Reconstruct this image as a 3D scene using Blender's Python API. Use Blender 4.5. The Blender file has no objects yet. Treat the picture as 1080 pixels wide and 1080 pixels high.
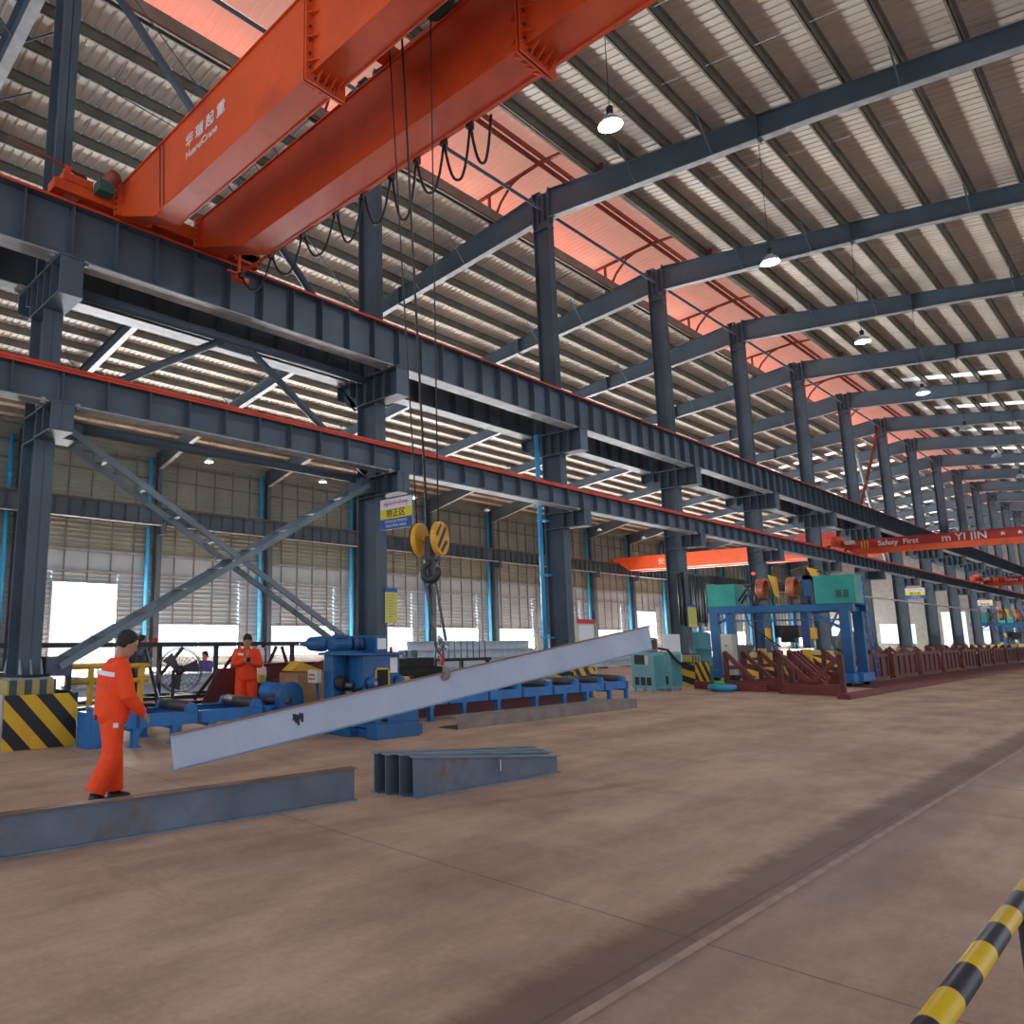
import bpy, math, random
from mathutils import Vector, Matrix
random.seed(7)
PI = math.pi
SC = bpy.context.scene
COL = SC.collection

# ------------------------------------------------------------------ materials
def nt(name):
    m = bpy.data.materials.new(name); m.use_nodes = True
    t = m.node_tree; t.nodes.clear()
    o = t.nodes.new('ShaderNodeOutputMaterial')
    return m, t, o
def lnk(t, a, b): t.links.new(a, b)
def mat(name, col, rough=.6, metal=0., var=.18, scale=2., bump=0., dirt=None, dirt_amt=.5, dscale=1.2, spec=.5):
    """painted / plain surface with procedural tone variation and optional dirt or rust patches"""
    m, t, o = nt(name)
    b = t.nodes.new('ShaderNodeBsdfPrincipled')
    b.inputs['Roughness'].default_value = rough; b.inputs['Metallic'].default_value = metal
    b.inputs['Specular IOR Level'].default_value = spec
    tc = t.nodes.new('ShaderNodeTexCoord')
    n = t.nodes.new('ShaderNodeTexNoise'); n.inputs['Scale'].default_value = scale; n.inputs['Detail'].default_value = 5
    lnk(t, tc.outputs['Object'], n.inputs['Vector'])
    r = t.nodes.new('ShaderNodeValToRGB')
    r.color_ramp.elements[0].position = .3; r.color_ramp.elements[1].position = .7
    lo = [c*(1-var) for c in col]; hi = [min(1, c*(1+var)) for c in col]
    r.color_ramp.elements[0].color = (*lo, 1); r.color_ramp.elements[1].color = (*hi, 1)
    lnk(t, n.outputs['Fac'], r.inputs['Fac'])
    out = r.outputs['Color']
    if dirt:
        n2 = t.nodes.new('ShaderNodeTexNoise'); n2.inputs['Scale'].default_value = dscale; n2.inputs['Detail'].default_value = 8
        n2.inputs['Roughness'].default_value = .7
        lnk(t, tc.outputs['Object'], n2.inputs['Vector'])
        r2 = t.nodes.new('ShaderNodeValToRGB')
        r2.color_ramp.elements[0].position = .5; r2.color_ramp.elements[1].position = .68
        r2.color_ramp.elements[0].color = (0, 0, 0, 1); r2.color_ramp.elements[1].color = (dirt_amt,)*3+(1,)
        lnk(t, n2.outputs['Fac'], r2.inputs['Fac'])
        mx = t.nodes.new('ShaderNodeMix'); mx.data_type = 'RGBA'
        lnk(t, r2.outputs['Color'], mx.inputs['Factor']); lnk(t, out, mx.inputs[6])
        mx.inputs[7].default_value = (*dirt, 1); out = mx.outputs[2]
    lnk(t, out, b.inputs['Base Color'])
    if bump:
        bp = t.nodes.new('ShaderNodeBump'); bp.inputs['Strength'].default_value = bump; bp.inputs['Distance'].default_value = .02
        n3 = t.nodes.new('ShaderNodeTexNoise'); n3.inputs['Scale'].default_value = scale*6; n3.inputs['Detail'].default_value = 6
        lnk(t, tc.outputs['Object'], n3.inputs['Vector'])
        lnk(t, n3.outputs['Fac'], bp.inputs['Height']); lnk(t, bp.outputs['Normal'], b.inputs['Normal'])
    lnk(t, b.outputs['BSDF'], o.inputs['Surface'])
    return m
def translucent(name, col, fac=.5, var=.1):
    m, t, o = nt(name)
    d = t.nodes.new('ShaderNodeBsdfDiffuse'); tr = t.nodes.new('ShaderNodeBsdfTranslucent')
    mx = t.nodes.new('ShaderNodeMixShader'); mx.inputs[0].default_value = fac
    tc = t.nodes.new('ShaderNodeTexCoord'); n = t.nodes.new('ShaderNodeTexNoise'); n.inputs['Scale'].default_value = .7
    n.inputs['Detail'].default_value = 4
    lnk(t, tc.outputs['Object'], n.inputs['Vector'])
    r = t.nodes.new('ShaderNodeValToRGB')
    r.color_ramp.elements[0].color = (*[c*(1-var) for c in col], 1); r.color_ramp.elements[1].color = (*[min(1, c*(1+var)) for c in col], 1)
    lnk(t, n.outputs['Fac'], r.inputs['Fac'])
    lnk(t, r.outputs['Color'], d.inputs['Color']); lnk(t, r.outputs['Color'], tr.inputs['Color'])
    lnk(t, d.outputs[0], mx.inputs[1]); lnk(t, tr.outputs[0], mx.inputs[2]); lnk(t, mx.outputs[0], o.inputs['Surface'])
    return m
def emis(name, col, s):
    m, t, o = nt(name)
    e = t.nodes.new('ShaderNodeEmission'); e.inputs[0].default_value = (*col, 1); e.inputs[1].default_value = s
    lnk(t, e.outputs[0], o.inputs['Surface']); return m
def stripes(name, c1, c2, axis_vec, period, rough=.55):
    """two colour bands; axis_vec is the direction across the stripes in object space"""
    m, t, o = nt(name)
    b = t.nodes.new('ShaderNodeBsdfPrincipled'); b.inputs['Roughness'].default_value = rough
    tc = t.nodes.new('ShaderNodeTexCoord')
    d = t.nodes.new('ShaderNodeVectorMath'); d.operation = 'DOT_PRODUCT'; d.inputs[1].default_value = axis_vec
    lnk(t, tc.outputs['Object'], d.inputs[0])
    a = t.nodes.new('ShaderNodeMath'); a.operation = 'DIVIDE'; a.inputs[1].default_value = period
    lnk(t, d.outputs['Value'], a.inputs[0])
    f = t.nodes.new('ShaderNodeMath'); f.operation = 'FRACT'; lnk(t, a.outputs[0], f.inputs[0])
    g = t.nodes.new('ShaderNodeMath'); g.operation = 'GREATER_THAN'; g.inputs[1].default_value = .5; lnk(t, f.outputs[0], g.inputs[0])
    n = t.nodes.new('ShaderNodeTexNoise'); n.inputs['Scale'].default_value = 4; n.inputs['Detail'].default_value = 6
    lnk(t, tc.outputs['Object'], n.inputs['Vector'])
    mx = t.nodes.new('ShaderNodeMix'); mx.data_type = 'RGBA'; lnk(t, g.outputs[0], mx.inputs['Factor'])
    mx.inputs[6].default_value = (*c1, 1); mx.inputs[7].default_value = (*c2, 1)
    m2 = t.nodes.new('ShaderNodeMix'); m2.data_type = 'RGBA'; m2.blend_type = 'MULTIPLY'; m2.inputs['Factor'].default_value = .35
    lnk(t, mx.outputs[2], m2.inputs[6]); lnk(t, n.outputs['Color'], m2.inputs[7])
    lnk(t, m2.outputs[2], b.inputs['Base Color']); lnk(t, b.outputs[0], o.inputs['Surface'])
    return m

M = {}
M['steel'] = mat('blue_grey_paint', (.064, .090, .118), .6, var=.22, scale=.8, dirt=(.06, .065, .07), dirt_amt=.5, dscale=.7)
M['steel_light'] = mat('light_blue_grey_paint', (.22, .29, .34), .6, var=.15, scale=1.2)
M['brace'] = mat('grey_blue_angle_paint', (.15, .195, .225), .6, var=.2, scale=2, dirt=(.08, .09, .1), dirt_amt=.5)
M['galv'] = mat('pale_flange_paint', (.26, .27, .28), .5, var=.25, scale=3)
M['rail'] = mat('red_rail_paint', (.60, .045, .010), .6, var=.25, scale=2)
M['crane'] = mat('orange_red_crane_paint', (.63, .074, .011), .42, var=.10, scale=.6, dirt=(.30, .03, .012), dirt_amt=.5, dscale=.9)
M['crane_far'] = mat('red_crane_paint', (.36, .018, .010), .5, var=.1)
M['truss_red'] = mat('dark_red_truss_paint', (.20, .045, .028), .6)
M['sheet'] = mat('pale_roof_sheet', (.56, .50, .425), .55, var=.09, scale=.35, dirt=(.36, .33, .28), dirt_amt=.5, dscale=.25)
M['purlin'] = mat('grey_brown_purlin', (.175, .16, .125), .6, var=.25, scale=1.5)
M['wall_sheet'] = mat('khaki_wall_sheet', (.245, .26, .215), .7, var=.12, scale=.5)
M['wall_white'] = mat('whitish_wall_sheet', (.29, .35, .39), .7, var=.08, scale=.5)
M['stud'] = mat('dark_wall_stud', (.13, .125, .11), .6)
M['monitor'] = translucent('pink_lit_monitor_sheet', (.82, .48, .39), .10, .10)  # salmon paints in the pink light bounced off the red outer roof
M['skypanel'] = translucent('clear_roof_panel', (.85, .9, .95), .6, .05)
M['blue'] = mat('machine_blue', (.009, .095, .25), .42, var=.15, scale=2.5, dirt=(.015, .05, .14), dirt_amt=.55, dscale=2)
M['blue_dark'] = mat('dark_machine_blue', (.012, .06, .17), .45, var=.2, scale=3)
M['blue_conv'] = mat('conveyor_blue', (.015, .15, .42), .45, var=.15, scale=2.5, dirt=(.03, .09, .2), dirt_amt=.4, dscale=3)
M['pipe_blue'] = mat('bright_blue_pipe', (.02, .32, .62), .4, var=.06)
M['teal'] = mat('teal_green_box', (.015, .27, .22), .5, var=.15, scale=2, dirt=(.02, .12, .11), dirt_amt=.5)
M['teal_pale'] = mat('pale_teal_cabinet', (.14, .33, .36), .5, var=.08)
M['teal_dark'] = mat('mid_teal_side', (.05, .22, .25), .5, var=.1)
M['maroon'] = mat('maroon_primer', (.165, .033, .024), .65, var=.25, scale=2, dirt=(.07, .02, .02), dirt_amt=.5)
M['maroon_dk'] = mat('dark_maroon_primer', (.10, .022, .02), .6, var=.2)
M['black'] = mat('black_metal', (.018, .019, .022), .5, var=.3, scale=3)
M['dark'] = mat('opening_shade', (.012, .012, .014), .9)  # near-black colour for panels that paint the shade inside openings
M['rubber'] = mat('dark_roller', (.055, .048, .05), .45, var=.25, scale=5)
M['raw'] = mat('raw_mill_steel', (.12, .15, .20), .42, .2, var=.35, scale=1.6, dirt=(.15, .085, .055), dirt_amt=.8, dscale=1.8)
M['raw_edge'] = mat('shiny_steel_flange', (.20, .27, .34), .35, .5, var=.25, scale=3)
M['raw_rust'] = mat('rusty_flange_steel', (.17, .105, .075), .6, .1, var=.3, scale=3)
M['beam_pale'] = mat('pale_grey_blue_mill_steel', (.40, .45, .57), .5, .0, var=.12, scale=1.3, dirt=(.30, .33, .42), dirt_amt=.5, dscale=1.2)
M['beam_under'] = mat('brown_flange_top', (.22, .13, .09), .6, .0, var=.25, scale=4)
M['channel'] = mat('grey_brown_channel', (.20, .17, .15), .6, .1, var=.25, scale=3)
M['white_steel'] = mat('pale_stacked_steel', (.55, .62, .68), .5, var=.12, scale=3)
M['yellow'] = mat('yellow_paint', (.72, .40, .02), .5, var=.12, scale=3)
M['hook_yellow'] = mat('hook_block_yellow', (.70, .34, .015), .45, var=.15, scale=5, dirt=(.15, .08, .02), dirt_amt=.6, dscale=5)
M['white'] = mat('white_paint', (.72, .73, .75), .5, var=.05)
M['cream'] = mat('cream_metal', (.55, .52, .42), .5, var=.1)
M['paper'] = mat('yellow_paper', (.62, .58, .14), .8, var=.06)
M['sign_blue'] = mat('sign_blue', (.012, .10, .38), .5, var=.05)
M['sign_yellow'] = mat('sign_yellow', (.80, .66, .02), .5, var=.05)
M['sign_white'] = mat('sign_white', (.78, .72, .78), .5, var=.03)
M['sign_red'] = mat('sign_red', (.55, .02, .03), .5, var=.05)
M['ink'] = mat('black_ink', (.02, .02, .02), .6, var=.05)
M['letter'] = mat('white_lettering', (.72, .62, .60), .6, var=.05)
M['concrete'] = mat('plinth_concrete', (.38, .37, .34), .85, var=.15, scale=3, bump=.3)
M['rope'] = mat('wire_rope', (.035, .025, .02), .6)
M['cable'] = mat('black_cable', (.014, .012, .012), .6)
M['chain'] = mat('chain_steel', (.12, .12, .13), .35, .7, var=.2, scale=10)
M['copper'] = mat('copper_coil', (.42, .13, .06), .45, .2, var=.3, scale=6)
M['suit'] = mat('orange_coverall', (.90, .066, .007), .85, var=.10, scale=5, bump=.5, dirt=(.62, .06, .012), dirt_amt=.6, dscale=5)
M['skin'] = mat('skin', (.42, .21, .13), .55, var=.06, scale=8)
M['hair'] = mat('black_hair', (.012, .010, .010), .65, var=.3, scale=20, bump=.6)
M['shoe'] = mat('black_shoe', (.014, .014, .016), .5)
M['reflect'] = mat('silver_reflective_tape', (.75, .74, .78), .4, var=.05)
M['grey_cloth'] = mat('grey_shirt', (.10, .11, .13), .9, var=.15)
M['purple'] = mat('purple_cloth', (.10, .08, .28), .9)
M['red_cloth'] = mat('red_glove', (.42, .02, .02), .8)
M['plastic'] = mat('milky_plastic', (.68, .68, .64), .35, var=.04)
M['lime'] = mat('lime_label', (.45, .62, .03), .5)
M['wood'] = mat('crate_wood', (.42, .22, .10), .7, var=.2, scale=4)
M['mesh_grey'] = mat('fan_cage_grey', (.08, .08, .10), .5)
M['green_lamp'] = mat('green_box', (.02, .55, .06), .5)
M['cyan_disc'] = mat('sky_blue_disc', (.05, .28, .52), .5, var=.12)
M['hoist_box'] = mat('dark_green_box', (.02, .09, .07), .5)
M['lamp_on'] = emis('lamp_glow', (.80, .92, 1.), 60)
M['lamp_shade'] = mat('lamp_reflector', (.5, .55, .6), .3, .5)
M['red_light'] = emis('red_signal', (1, .02, .02), 4)
M['striped'] = stripes('yellow_black_diagonal', (.78, .44, .015), (.012, .014, .02), (0, .74, .67), .362)
M['striped_r'] = stripes('yellow_black_diagonal_other', (.78, .44, .015), (.012, .014, .02), (.2, -.74, .67), .30)
M['striped_rail'] = stripes('yellow_black_bands', (.74, .47, .02), (.035, .038, .05), (0, 1, 0), .318, .4)
M['plinth_stripes'] = stripes('yellow_dark_bands', (.45, .36, .10), (.06, .09, .10), (0, 1, 0), .22, .7)

# floor: taupe concrete with mottling, slab joints, tyre wear and darker bands along the rail
def floor_mat():
    m, t, o = nt('brown_concrete_floor')
    b = t.nodes.new('ShaderNodeBsdfPrincipled'); b.inputs['Specular IOR Level'].default_value = .35
    tc = t.nodes.new('ShaderNodeTexCoord'); P = tc.outputs['Object']
    def noise(s, d, r=.6, vec=None):
        n = t.nodes.new('ShaderNodeTexNoise'); n.inputs['Scale'].default_value = s; n.inputs['Detail'].default_value = d
        n.inputs['Roughness'].default_value = r; lnk(t, vec or P, n.inputs['Vector']); return n.outputs['Fac']
    def ramp(f, p0, p1, c0, c1):
        r = t.nodes.new('ShaderNodeValToRGB'); e = r.color_ramp.elements
        e[0].position = p0; e[1].position = p1; e[0].color = (*c0, 1); e[1].color = (*c1, 1); lnk(t, f, r.inputs['Fac']); return r.outputs['Color']
    def mix(f, a, c, mode='MIX'):
        x = t.nodes.new('ShaderNodeMix'); x.data_type = 'RGBA'; x.blend_type = mode
        if isinstance(f, float): x.inputs['Factor'].default_value = f
        else: lnk(t, f, x.inputs['Factor'])
        lnk(t, a, x.inputs[6])
        if isinstance(c, tuple): x.inputs[7].default_value = (*c, 1)
        else: lnk(t, c, x.inputs[7])
        return x.outputs[2]
    def mth(op, a, v=None, v2=None):
        x = t.nodes.new('ShaderNodeMath'); x.operation = op
        lnk(t, a, x.inputs[0])
        if v is not None:
            if isinstance(v, (int, float)): x.inputs[1].default_value = v
            else: lnk(t, v, x.inputs[1])
        if v2 is not None: x.inputs[2].default_value = v2
        return x.outputs[0]
    mp = t.nodes.new('ShaderNodeMapping'); mp.inputs['Scale'].default_value = (1., .3, 1.); lnk(t, P, mp.inputs['Vector'])
    c = ramp(noise(.35, 6), .34, .66, (.49, .325, .235), (.65, .46, .335))
    c = mix(.75, c, ramp(noise(1.1, 8, .7, mp.outputs[0]), .35, .7, (.42, .38, .38), (1.1, 1.08, 1.05)), 'MULTIPLY')
    c = mix(.30, c, ramp(noise(22., 6, .75), .3, .7, (.5, .5, .5), (1.15, 1.12, 1.1)), 'MULTIPLY')
    # streaks of swept dust and tyre wear
    mp2 = t.nodes.new('ShaderNodeMapping'); mp2.inputs['Scale'].default_value = (.35, 1.9, 1.); mp2.inputs['Rotation'].default_value = (0, 0, .35); lnk(t, P, mp2.inputs['Vector'])
    c = mix(ramp(noise(.9, 6, .65, mp2.outputs[0]), .56, .74, (0, 0, 0), (.45, .45, .45)), c, (.50, .355, .26))
    c = mix(ramp(noise(.55, 7, .7, mp2.outputs[0]), .30, .42, (.5, .5, .5), (0, 0, 0)), c, (.22, .135, .095))
    sp = t.nodes.new('ShaderNodeSeparateXYZ'); lnk(t, P, sp.inputs[0])
    X, Y = sp.outputs[0], sp.outputs[1]
    # darker bands along the sunk rail at x = -2
    w = mth('MULTIPLY', noise(3.2, 6, .7), .30)
    xx = mth('ADD', X, w)
    d = mth('ABSOLUTE', mth('ADD', xx, 2.03))
    c = mix(ramp(d, .12, .27, (.78, .78, .78), (0, 0, 0)), c, (.15, .088, .062))
    d2 = mth('ABSOLUTE', mth('ADD', xx, 1.70))
    c = mix(ramp(d2, .10, .34, (.42, .42, .42), (0, 0, 0)), c, (.20, .145, .13))
    # slab joints
    for v, per, off, wd in ((Y, 7.5, 4.35, .010), (X, 5.5, 3.4, .008)):
        q = mth('PINGPONG', mth('SUBTRACT', v, off), per/2)
        jr = mth('LESS_THAN', q, wd) if False else mth('LESS_THAN', q, wd)
        c = mix(mth('MULTIPLY', jr, .55), c, (.10, .075, .065))
    lnk(t, c, b.inputs['Base Color'])
    lnk(t, ramp(noise(.8, 5), .3, .7, (.5, .5, .5), (.78, .78, .78)), b.inputs['Roughness'])
    bp = t.nodes.new('ShaderNodeBump'); bp.inputs['Strength'].default_value = .15; bp.inputs['Distance'].default_value = .01
    lnk(t, noise(9, 6), bp.inputs['Height']); lnk(t, bp.outputs[0], b.inputs['Normal'])
    lnk(t, b.outputs[0], o.inputs['Surface']); return m
M['floor'] = floor_mat()
M['floor_rail'] = mat('worn_brown_rail', (.36, .25, .19), .7, var=.2, scale=6)
M['end_wall'] = mat('dim_end_wall', (.17, .16, .14), .8, var=.2)
M['yard'] = mat('sunlit_yard', (.55, .53, .50), .9, var=.1)
M['roof_out'] = mat('red_outer_roof', (.55, .16, .10), .6, var=.1)

# ------------------------------------------------------------------ mesh builder
def frame(d, up=Vector((0, 0, 1))):
    z = d.normalized(); x = up.cross(z)
    if x.length < 1e-4: x = Vector((0, 1, 0)).cross(z)
    x.normalize(); return x, z.cross(x), z
class MB:
    def __init__(s): s.v = []; s.f = []; s.sm = []
    def add(s, vs, fs, smooth=False):
        b = len(s.v); s.v += [Vector(p) for p in vs]
        for f in fs: s.f.append([i+b for i in f]); s.sm.append(smooth)
        return s
    def box(s, x0, x1, y0, y1, z0, z1):
        return s.add([(x, y, z) for z in (z0, z1) for y in (y0, y1) for x in (x0, x1)],
                     [(0, 2, 3, 1), (4, 5, 7, 6), (0, 1, 5, 4), (2, 6, 7, 3), (0, 4, 6, 2), (1, 3, 7, 5)])
    def cbox(s, c, sx, sy, sz, rz=0., rx=0., ry=0.):
        R = Matrix.Rotation(rz, 3, 'Z') @ Matrix.Rotation(ry, 3, 'Y') @ Matrix.Rotation(rx, 3, 'X'); c = Vector(c)
        vs = [c + R @ Vector((x*sx/2, y*sy/2, z*sz/2)) for z in (-1, 1) for y in (-1, 1) for x in (-1, 1)]
        return s.add(vs, [(0, 2, 3, 1), (4, 5, 7, 6), (0, 1, 5, 4), (2, 6, 7, 3), (0, 4, 6, 2), (1, 3, 7, 5)])
    def bar(s, a, b, w, h, up=(0, 0, 1)):
        """rectangular bar from a to b; h is measured along up, w across"""
        a, b = Vector(a), Vector(b); x, y, z = frame(b-a, Vector(up))
        vs = [p + x*i*w/2 + y*j*h/2 for p in (a, b) for j in (-1, 1) for i in (-1, 1)]
        return s.add(vs, [(0, 2, 3, 1), (4, 5, 7, 6), (0, 1, 5, 4), (2, 6, 7, 3), (0, 4, 6, 2), (1, 3, 7, 5)])
    def tube(s, pts, r, n=10, caps=True, closed=False):
        pts = [Vector(p) for p in pts]; N = len(pts)
        rr = r if isinstance(r, (list, tuple)) else [r]*N
        vs = []; prev = None
        for i, p in enumerate(pts):
            if closed: d = pts[(i+1) % N]-pts[i-1]
            else: d = pts[min(i+1, N-1)]-pts[max(i-1, 0)]
            d.normalize()
            if prev is None: x, y, z = frame(d)
            else:
                x = prev-d*prev.dot(d)
                x = x.normalized() if x.length > 1e-5 else frame(d)[0]
                y = d.cross(x)
            prev = x
            for k in range(n):
                a = 2*PI*k/n; vs.append(p+(x*math.cos(a)+y*math.sin(a))*rr[i])
        fs = []
        for i in range(N if closed else N-1):
            j = (i+1) % N
            for k in range(n): fs.append((i*n+k, i*n+(k+1) % n, j*n+(k+1) % n, j*n+k))
        b = len(s.v); s.add(vs, fs, True)
        if caps and not closed:
            s.f.append([b+k for k in range(n)][::-1]); s.sm.append(False)
            s.f.append([b+(N-1)*n+k for k in range(n)]); s.sm.append(False)
        return s
    def ring(s, c, axis, R, r, n=32, m=6):
        x, y, z = frame(Vector(axis)); c = Vector(c)
        return s.tube([c+(x*math.cos(2*PI*i/n)+y*math.sin(2*PI*i/n))*R for i in range(n)], r, m, closed=True)
    def prism(s, poly, off):
        """closed polygon (3-D points) extruded by the vector off"""
        n = len(poly); off = Vector(off); vs = [Vector(p) for p in poly]; vs += [p+off for p in vs]
        fs = [tuple(range(n))[::-1], tuple(range(n, 2*n))]+[(i, (i+1) % n, n+(i+1) % n, n+i) for i in range(n)]
        return s.add(vs, fs)
    def ibeam(s, a, b, h, w, tw=.012, tf=.018, up=(0, 0, 1)):
        a, b = Vector(a), Vector(b); x, y, z = frame(b-a, Vector(up))
        s.bar(a, b, tw, h, up)
        for k in (-1, 1):
            o = y*k*(h/2-tf/2); s.bar(a+o, b+o, w, tf, up)
        return s
    def lathe(s, c, axis, prof, n=24, caps=True):
        x, y, z = frame(Vector(axis)); c = Vector(c); vs = []
        for (r, h) in prof:
            for k in range(n):
                a = 2*PI*k/n; vs.append(c+z*h+(x*math.cos(a)+y*math.sin(a))*r)
        fs = []; N = len(prof)
        for i in range(N-1):
            for k in range(n): fs.append((i*n+k, i*n+(k+1) % n, (i+1)*n+(k+1) % n, (i+1)*n+k))
        b = len(s.v); s.add(vs, fs, True)
        if caps:
            s.f.append([b+k for k in range(n)][::-1]); s.sm.append(False)
            s.f.append([b+(N-1)*n+k for k in range(n)]); s.sm.append(False)
        return s
    def sweep(s, pts, radii, up=(0, 1, 0), n=16, dirs=None):
        """elliptical sections: radii = [(rx, ry)] ; rx across, ry along up"""
        pts = [Vector(p) for p in pts]; N = len(pts); vs = []; up = Vector(up)
        for i, p in enumerate(pts):
            d = (pts[min(i+1, N-1)]-pts[max(i-1, 0)]).normalized()
            if dirs: d = Vector(dirs[i]).normalized()
            x = up.cross(d)
            if x.length < 1e-3: x = Vector((1, 0, 0))
            x.normalize(); y = d.cross(x)
            for k in range(n):
                a = 2*PI*k/n; vs.append(p+x*math.cos(a)*radii[i][0]+y*math.sin(a)*radii[i][1])
        fs = [(i*n+k, i*n+(k+1) % n, (i+1)*n+(k+1) % n, (i+1)*n+k) for i in range(N-1) for k in range(n)]
        b = len(s.v); s.add(vs, fs, True)
        s.f.append([b+k for k in range(n)][::-1]); s.sm.append(True)
        s.f.append([b+(N-1)*n+k for k in range(n)]); s.sm.append(True)
        return s
    def mesh(s, name, material, origin=(0, 0, 0)):
        o = Vector(origin); me = bpy.data.meshes.new(name)
        me.from_pydata([tuple(p-o) for p in s.v], [], s.f); me.materials.append(material)
        me.polygons.foreach_set('use_smooth', s.sm); me.update(); return me
    def build(s, name, material, parent=None, origin=None, local=False, bevel=0., remesh=0., smooth=0):
        """world-space geometry; a child keeps its thing's origin, a top-level mesh gets one at its base centre"""
        if parent is not None:
            og = Vector((0, 0, 0)) if local else base_of(parent)
        elif origin is not None: og = Vector(origin)
        else:
            xs = [p.x for p in s.v]; ys = [p.y for p in s.v]; zs = [p.z for p in s.v]
            og = Vector(((min(xs)+max(xs))/2, (min(ys)+max(ys))/2, min(zs)))
        ob = bpy.data.objects.new(name, s.mesh(name, material, og)); COL.objects.link(ob)
        if parent is not None: ob.parent = parent
        else: ob.location = og
        if remesh:
            r = ob.modifiers.new('voxel', 'REMESH'); r.mode = 'VOXEL'; r.voxel_size = remesh; r.use_smooth_shade = True
            if smooth:
                q = ob.modifiers.new('soften', 'SMOOTH'); q.iterations = smooth; q.factor = .5
        if bevel:
            q = ob.modifiers.new('bevel', 'BEVEL'); q.width = bevel; q.segments = 2; q.limit_method = 'ANGLE'
        return ob
def base_of(o):
    v = Vector((0, 0, 0))
    while o is not None: v += o.location; o = o.parent
    return v
def tag(o, label=None, cat=None, group=None, kind=None):
    if label: o['label'] = label
    if cat: o['category'] = cat
    if group: o['group'] = group
    if kind: o['kind'] = kind
    return o
def thing(name, label, cat, loc=(0, 0, 0), group=None, rz=0.):
    o = bpy.data.objects.new(name, None); COL.objects.link(o); o.location = loc; o.rotation_euler = (0, 0, rz)
    o.empty_display_size = .2
    return tag(o, label, cat, group)
def copy_tree(o, parent=None):
    c = o.copy(); COL.objects.link(c)
    if parent is not None: c.parent = parent
    for ch in list(o.children): copy_tree(ch, c)
    return c
def struct(ob): ob['kind'] = 'structure'; return ob
def text(s, size, material, parent, M4, depth=.002, name='lettering', align='CENTER', offset=0., sx=1.):
    """flat lettering as a mesh; M4 maps text plane to the parent's local space"""
    cu = bpy.data.curves.new(name, 'FONT'); cu.body = s; cu.size = size; cu.extrude = depth; cu.align_x = align; cu.align_y = 'CENTER'
    cu.offset = offset; cu.resolution_u = 3
    tmp = bpy.data.objects.new('tmp', cu); COL.objects.link(tmp)
    bpy.context.view_layer.update()
    me = bpy.data.meshes.new_from_object(tmp.evaluated_get(bpy.context.evaluated_depsgraph_get()))
    bpy.data.objects.remove(tmp)
    me.transform(M4 @ Matrix.Diagonal((sx, 1, 1, 1)))
    me.materials.clear(); me.materials.append(material); me.name = name
    ob = bpy.data.objects.new(name, me); COL.objects.link(ob); ob.parent = parent; return ob
def basis(o, x, y):
    """matrix with origin o, text x axis x and text y axis y"""
    x = Vector(x).normalized(); y = Vector(y).normalized(); z = x.cross(y)
    return Matrix(((x.x, y.x, z.x, o[0]), (x.y, y.y, z.y, o[1]), (x.z, y.z, z.z, o[2]), (0, 0, 0, 1)))
ORD = ['first', 'second', 'third', 'fourth', 'fifth', 'sixth', 'seventh', 'eighth', 'ninth', 'tenth', 'eleventh', 'twelfth',
       'thirteenth', 'fourteenth', 'fifteenth', 'sixteenth', 'seventeenth', 'eighteenth', 'nineteenth', 'twentieth']
def catenary(a, b, sag, n=12):
    a, b = Vector(a), Vector(b)
    return [a.lerp(b, i/n)-Vector((0, 0, sag*4*(i/n)*(1-i/n))) for i in range(n+1)]
def yk(k): return 3.95+7.5*k
NF = 16
RX = -12.16           # ridge and column line
def ztop(x): return 15.6-(.155*(x-RX) if x > RX else .14*(RX-x))

# ================================================================== the setting
YB, YE = -7.5, 124.
fl = MB().box(-37.9, 16, YB, YE, -.2, 0).build('floor', M['floor'], origin=(0, 0, 0)); struct(fl)
yd = MB().box(-95, -37.95, -20, 150, -.3, -.06).build('ground_outside', M['yard'], origin=(0, 0, 0)); struct(yd)

RIB = .25
LEFT_E, RIGHT_E = -38.1, 13.6
OPL, OPR = -13.95, -10.37
def sky_band(y, side):
    for k in range(6 if side > 0 else 8, NF):
        if yk(k)-1.15 <= y < yk(k)-.35: return True
    return False
BX = {1: (-9.7, -5.0), -1: (-23., -14.6)}
sheetm, skym = MB(), MB()
def slope_cells(xa, xb, dz, side):
    b0, b1 = BX[side]
    if xa < b0 < xb: slope_cells(xa, b0, dz, side); slope_cells(b0, xb, dz, side); return
    if xa < b1 < xb: slope_cells(xa, b1, dz, side); slope_cells(b1, xb, dz, side); return
    lit = b0 <= (xa+xb)/2 <= b1
    n = int((YE-YB)/RIB)
    for i in range(n):
        y = YB+i*RIB; tgt = skym if lit and sky_band(y+.1, side) else sheetm
        za, zb = ztop(xa)+dz, ztop(xb)+dz; h = .026
        prof = [(y, 0), (y+.17, 0), (y+.185, h), (y+.235, h), (y+.25, 0)]
        vs = [(xa, p, za+q) for p, q in prof]+[(xb, p, zb+q) for p, q in prof]
        tgt.add(vs, [(j, j+1, 6+j, 5+j) for j in range(4)])
slope_cells(OPR, RIGHT_E, .275, 1)
slope_cells(LEFT_E, OPL, .275, -1)
ceil_ = sheetm.build('ceiling', M['sheet'], origin=(0, 0, 0)); struct(ceil_)
skym.build('skylight_panel', M['skypanel'], ceil_)['label'] = 'clear daylight panels let into the roof sheeting'
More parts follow.
